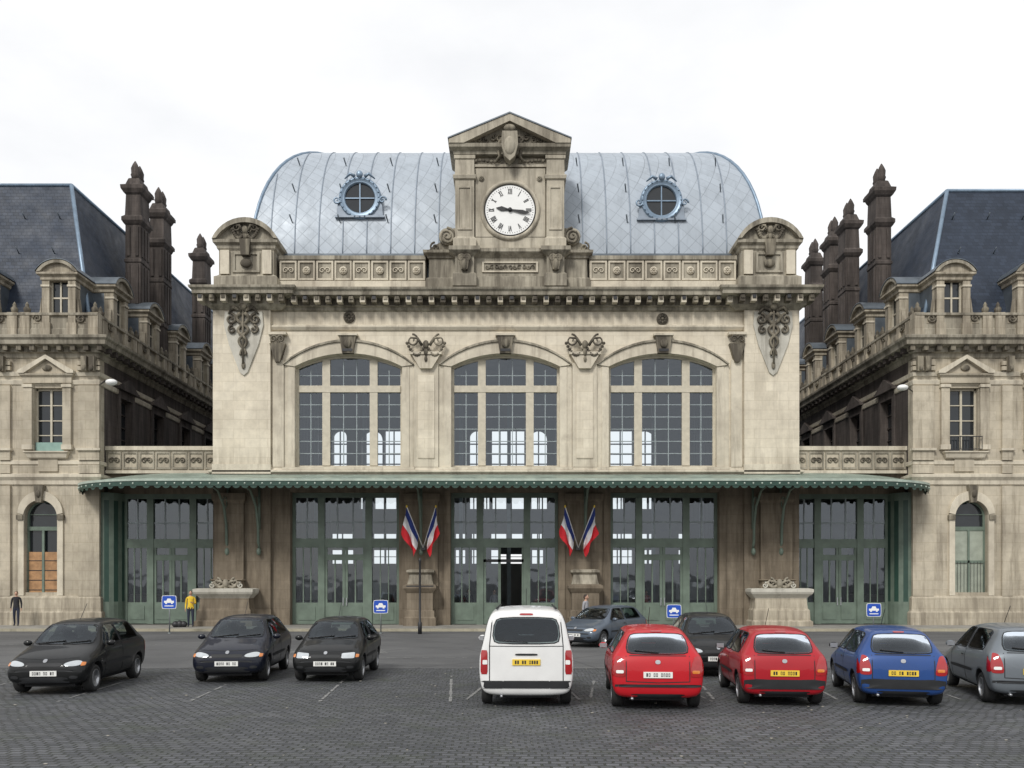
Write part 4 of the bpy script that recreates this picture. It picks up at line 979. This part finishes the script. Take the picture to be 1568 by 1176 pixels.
    for k in range(5):
        t=k/4; h=bvh.ray_cast(Vector(((wp[0][0]+(wp[1][0]-wp[0][0])*t)*kx,5,(wp[0][1]+(wp[1][1]-wp[0][1])*t)*kz)),Vector((0,-1,0)))[0]
        if h: pts.append(h+Vector((0,.02,.01)))
    if len(pts)>2: b.tube(pts,.011,PLASTIC,5)
    for t0 in((-.5,.05),(.02,.55)):
        pts=[]
        for k in range(5):
            t=k/4; h=bvh.ray_cast(Vector(((t0[0]+(t0[1]-t0[0])*t)*kx,-5,(.985+.05*t)*kz*(1 if kind=='hatch' else 1.17))),Vector((0,1,0)))[0]
            if h: pts.append(h+Vector((0,-.015,.012)))
        if len(pts)>2: b.tube(pts,.010,PLASTIC,5)
    for sd in(-1,1):
        b.ell((sd*xm,ymir,zm),(.095,.05,.065),pm if not black_bump else PLASTIC,10,7); b.box(sd*(xm-.12),sd*(xm-.03),ymir-.015,ymir+.02,zm-.05,zm-.02,PLASTIC)
        b.box(sd*(xm-.075),sd*(xm+.075),ymir+.042,ymir+.052,zm-.045,zm+.045,CHROME)
    def plate(yside,z,mat):
        h=bvh.ray_cast(Vector((0,5*yside,z)),Vector((0,-yside,0)))[0]
        y=h.y+yside*.02; 
        b.box(-.26,.26,min(y,y-yside*.03),max(y,y-yside*.03),z-.055,z+.055,mat)
        xx=-.215; k=0
        while xx<.2:
            w=.03
            if k not in(4,7):
                ya=y+yside*.002; 
                b.box(xx,xx+w,min(ya,ya-yside*.004),max(ya,ya-yside*.004),z-.032,z+.032,BLK)
                if R.random()<.6: b.box(xx+.010,xx+.021,min(ya+yside*.002,ya),max(ya+yside*.002,ya),z-.02 if R.random()<.5 else z-.03,z+.02,mat)
            xx+=.044; k+=1
    plate(1,pzr,plate_r); plate(-1,pzf,plate_f)
    b.tube([(.45*kx,.5*L-.25,.22),(.45*kx,.5*L-.02,.21)],.025,CHROME,8)
    b.tube([(0,-.02*L,roofz),(0,.08*L,roofz+.35)],.006,PLASTIC,5)
    b.box(-.5,.5,-.42*L,.42*L,.15,.24,PLASTIC)
    b.make('trim_glass_lamps',par,recalc=False)
    b=B()
    for yy in(yf,yr):
        for s_ in(-1,1):
            xo=s_*(W/2-.035)
            o=1 if s_>0 else -1
            b.lathe([(wr*.6,-.19*o),(wr-.02,-.19*o),(wr,-.165*o),(wr,-.03*o),(wr-.02,0),(wr*.68,.008*o),(wr*.62,-.02*o)],(xo,yy,wr),'x',RUBBER,28)
            b.lathe([(wr*.66,-.0*o),(wr*.62,.008*o),(wr*.55,-.025*o),(wr*.25,-.012*o),(wr*.12,.006*o),(.01,.008*o)],(xo,yy,wr),'x',wheelcol,28)
            for k in range(7):
                t=2*math.pi*k/7; b.ell((xo-.012*o,yy+wr*.42*math.cos(t),wr+wr*.42*math.sin(t)),(.012,wr*.10,wr*.10),PLASTIC,8,5)
    b.make('wheels',par)
BLACK=paint('black_car_paint',(.004,.0045,.005),0,.35); NAVY=paint('navy_car_paint',(.005,.007,.016),0,.4); REDP=paint('red_car_paint',(.44,.007,.014),0,.5); RED2=paint('dark_red_car_paint',(.34,.006,.014),0,.5)
WHT=paint('white_car_paint',(.72,.72,.71)); BLUE=paint('blue_car_paint',(.018,.060,.21),.1,.5); SILV=paint('silver_car_paint',(.16,.18,.20),.4,.5); GREYB=paint('grey_car_paint',(.10,.125,.16),.4,.5)
car('parked_car',(-9.75,-24.1),5,BLACK,L=3.75,H=1.46)
car('parked_car',(-6.7,-22.0),5,NAVY,L=3.85,W=1.68,H=1.47)
car('parked_car',(-4.33,-22.05),0.5,BLACK,L=3.43,W=1.63,H=1.42,lamp='sq')
car('parked_van',(.30,-25.6),179,WHT,'van',L=4.1,W=1.76,H=1.84)
car('parked_car',(2.77,-26.1),176,REDP,L=3.82,W=1.68,H=1.46,plate_r=WPLATE)
car('parked_car',(5.26,-25.75),174,RED2,L=3.65,W=1.60,H=1.42,black_bump=True)
car('parked_car',(7.66,-25.75),168,BLUE,L=3.7,W=1.6,H=1.42,black_bump=True)
car('parked_car',(10.25,-25.7),166,SILV,L=3.85,W=1.68,H=1.47)
car('parked_car',(5.15,-20.9),-4,BLACK,L=3.7,W=1.64,H=1.48)
car('passing_car',(3.4,-11.6),-36,GREYB,L=4.1,W=1.68,H=1.42)
# ---------------------------------------------------------------- street furniture
BLUEP=simple('sign_blue',(.01,.07,.42),.4); POLE=simple('galvanised_pole',(.22,.24,.24),.5,.5)
for p,zc_ in((259,922),(583,929),(1032,936),(1338,934)):
    D=38.0; xx=(p-784)*D/F; yy=D-D0; z=EYE+(890-zc_)*D/F
    b=B(); b.lathe([(.03,0),(.03,z+.3)],(xx,yy+.045,0),'z',POLE,10); b.lathe([(.08,0),(.08,.03),(.04,.05)],(xx,yy+.045,0),'z',POLE,10)
    b.slab([tuple(v) for v in chaikin(rect(xx-.33,xx+.33,z-.3,z+.3),2,.08)],[],yy-.01,yy+.01,WHITE)
    b.slab([tuple(v) for v in chaikin(rect(xx-.31,xx+.31,z-.28,z+.28),2,.08)],[],yy-.014,yy-.008,BLUEP)
    b.slab(rect(xx-.22,xx+.22,z-.03,z+.06),[],yy-.018,yy-.012,WHITE); b.slab([(xx-.12,z+.06),(xx+.12,z+.06),(xx+.07,z+.16),(xx-.07,z+.16)],[],yy-.018,yy-.012,WHITE)
    for q in(-.13,.13): b.slab(rect(xx+q-.04,xx+q+.04,z-.08,z-.03),[],yy-.018,yy-.012,WHITE)
    b.slab(rect(xx-.2,xx+.2,z-.19,z-.15),[],yy-.018,yy-.012,WHITE)
    b.make('parking_sign')
b=B(); xx=X(643,-5.6); b.lathe([(.09,0),(.09,.5),(.05,.56),(.045,3.2),(.07,3.25),(.03,3.4)],(xx,-5.6,0),'z',DARK,12); b.box(xx-.6,xx+.6,-5.63,-5.57,2.1,2.16,DARK); b.make('sign_post')
b=B()
for k in range(3): b.ell((-16.3+.18*k,-2.2+.05*k,.26),(.17,.15,.16+.03*(k%2)),DARK,10,8)
b.make('rubbish_bags')
# ---------------------------------------------------------------- people
SKIN=simple('skin',(.45,.27,.19),.55)
def person(loc,rot,top,trous,hair,sc=1.0,armL='down',armR='down',stride=.0):
    me=bpy.data.meshes.new('p'); V=[];E=[];Rd=[]
    def v(p,r,par=None):
        V.append(p);Rd.append(r)
        if par is not None:E.append((par,len(V)-1))
        return len(V)-1
    pel=v((0,0,.95),(.145,.105)); w=v((0,-.005,1.10),(.135,.10),pel); ch=v((0,0,1.30),(.165,.115),w); nb=v((0,.01,1.45),(.09,.08),ch); nk=v((0,-.005,1.53),(.055,.055),nb); v((0,-.015,1.58),(.05,.05),nk)
    tips=[]
    for s,arm in((1,armL),(-1,armR)):
        sh=v((s*.175,.01,1.41),(.062,.06),nb)
        if arm=='down': el,wr_,pa=(s*.225,.03,1.14),(s*.235,-.05,.90),(s*.235,-.075,.83)
        else: el,wr_,pa=(s*.22,.0,1.14),(s*.12,-.24,1.18),(s*.08,-.31,1.20)
        e=v(el,(.046,.046),sh); wv=v(wr_,(.03,.028),e); pv=v(pa,(.036,.02),wv)
        d=(Vector(pa)-Vector(wr_)).normalized(); side=Vector((0,1,0)) if arm=='down' else Vector((0,0,1))
        for k,ln in enumerate((.065,.078,.072,.055)):
            o=Vector(pa)+side*(.027-.018*k)*-1; a=v(tuple(o+d*.03),(.009,.009),pv); c=v(tuple(o+d*(.03+ln*.55)+Vector((-s*.006,0,0))),(.0085,.0085),a); v(tuple(o+d*(.025+ln)+Vector((-s*.02,0,0))),(.007,.007),c)
        t=v(tuple(Vector(wr_)+d*.03+side*-.035),(.011,.011),wv); v(tuple(Vector(wr_)+d*.07+side*-.05),(.009,.009),t)
        tips.append((Vector(wr_),arm))
        hp=v((s*.09,0,.88),(.095,.09),pel); kn=v((s*.10,-.03-s*stride*.5,.49),(.06,.062),hp); an=v((s*.10,.03-s*stride,.10),(.042,.042),kn); v((s*.11,-.13-s*stride,.045),(.045,.035),an)
    me.from_pydata(V,E,[]); ob=bpy.data.objects.new('person',me); COL.objects.link(ob)
    md=ob.modifiers.new('k','SKIN'); md.use_smooth_shade=True
    for i,sv in enumerate(me.skin_vertices[0].data): sv.radius=Rd[i]; sv.use_root=(i==0)
    sb=ob.modifiers.new('s','SUBSURF'); sb.levels=1; sb.render_levels=1
    dg=bpy.context.evaluated_depsgraph_get(); ev=ob.evaluated_get(dg); m=bpy.data.meshes.new_from_object(ev); bpy.data.objects.remove(ob)
    m.materials.clear()
    for q in(top,trous,SKIN,PLASTIC): m.materials.append(q)
    for p in m.polygons:
        c=p.center; k=0
        if c.z<.085:k=3
        elif c.z<.93 and abs(c.x)<.19:k=1
        elif c.z>1.49:k=2
        for wv,arm in tips:
            if (c.x>0)==(wv.x>0):
                if arm=='down' and abs(c.x)>.19 and c.z<wv.z+.01:k=2
                if arm!='down' and c.y<wv.y+.01:k=2
        p.material_index=k; p.use_smooth=True
    o=bpy.data.objects.new('person',m); COL.objects.link(o); o.location=loc; o.rotation_euler[2]=math.radians(rot); o.scale=(sc,)*3
    b=B(); b.ell((0,-.02,1.655),(.075,.095,.115),SKIN,14,10); b.ell((0,-.115,1.645),(.014,.022,.026),SKIN,7,5)
    b.ell((0,.002,1.69),(.083,.098,.09),hair,14,9); b.ell((0,.03,1.65),(.08,.075,.09),hair,12,8)
    for s in(-1,1): b.ell((s*.03,-.105,1.668),(.012,.008,.007),DARK,6,4); b.ell((s*.077,-.01,1.65),(.012,.02,.03),SKIN,6,5)
    b.ell((0,-.108,1.605),(.026,.008,.007),simple('lips',(.35,.12,.1)),6,4)
    b.make('head',o,recalc=False); return o
YEL=simple('yellow_jacket',(.68,.46,.03),.8); JEAN=simple('dark_trousers',(.02,.025,.045),.9); BLKC=simple('black_coat',(.02,.02,.024),.9); HAIR=simple('dark_hair',(.03,.02,.015),.7); GRY=simple('grey_shirt',(.3,.3,.32),.9); PNK=simple('pale_red_top',(.45,.16,.14),.9)
person((X(292,-2.0),-2.0,.12),15,YEL,JEAN,HAIR,1.0,'fwd','down')
person((X(25,-1.2),-1.2,.12),20,BLKC,JEAN,HAIR,.98,'down','down',.12)
person((X(718,2.2),2.2,.16),0,BLKC,JEAN,HAIR,1.0,'down','down',.1)
person((X(757,3),3.0,.16),10,GRY,JEAN,HAIR,.98,'down','down',.1)
person((X(897,-6.5),-6.5,.008),60,GRY,JEAN,HAIR,1.0,'fwd','down',.1)
person((X(990,3),3.0,.16),-20,PNK,JEAN,HAIR,.95,'down','down',.08)
# ---------------------------------------------------------------- world, sun, camera
w=bpy.data.worlds.new('World'); scene.world=w; w.use_nodes=True; nt=w.node_tree
bg=nt.nodes['Background']; bg.inputs[1].default_value=.1
sk=N(nt,'ShaderNodeTexSky'); sk.sky_type='NISHITA'; sk.sun_disc=False
EL,AZ=42,205
sk.sun_elevation=math.radians(EL); sk.sun_rotation=math.radians(AZ); sk.dust_density=2
tc=N(nt,'ShaderNodeTexCoord').outputs['Generated']
f=noise(nt,mapping(nt,tc,(1,1,2.2)),1.6,7,.55)
c=mixc(nt,ramp(nt,f,.36,.60,.78,1.0),sk.outputs[0],(10.6,10.65,10.75))
nt.links.new(c,bg.inputs[0])
sl=bpy.data.lights.new('sun','SUN'); sl.energy=2.25; sl.angle=math.radians(14); sl.color=(1,.97,.92)
so=bpy.data.objects.new('sun',sl); COL.objects.link(so)
d=Vector((math.sin(math.radians(AZ))*math.cos(math.radians(EL)),math.cos(math.radians(AZ))*math.cos(math.radians(EL)),math.sin(math.radians(EL))))
so.rotation_euler=d.to_track_quat('Z','Y').to_euler()
cam=bpy.data.cameras.new('camera'); co=bpy.data.objects.new('camera',cam); COL.objects.link(co)
co.location=(0,-D0,EYE); co.rotation_euler=(math.pi/2,0,0); cam.sensor_width=36; cam.lens=F/1568*36; cam.shift_y=(890-588)/1568; cam.clip_end=4000; cam.clip_start=.1
scene.camera=co
scene.view_settings.view_transform='Standard'; scene.view_settings.look='None'; scene.view_settings.exposure=0
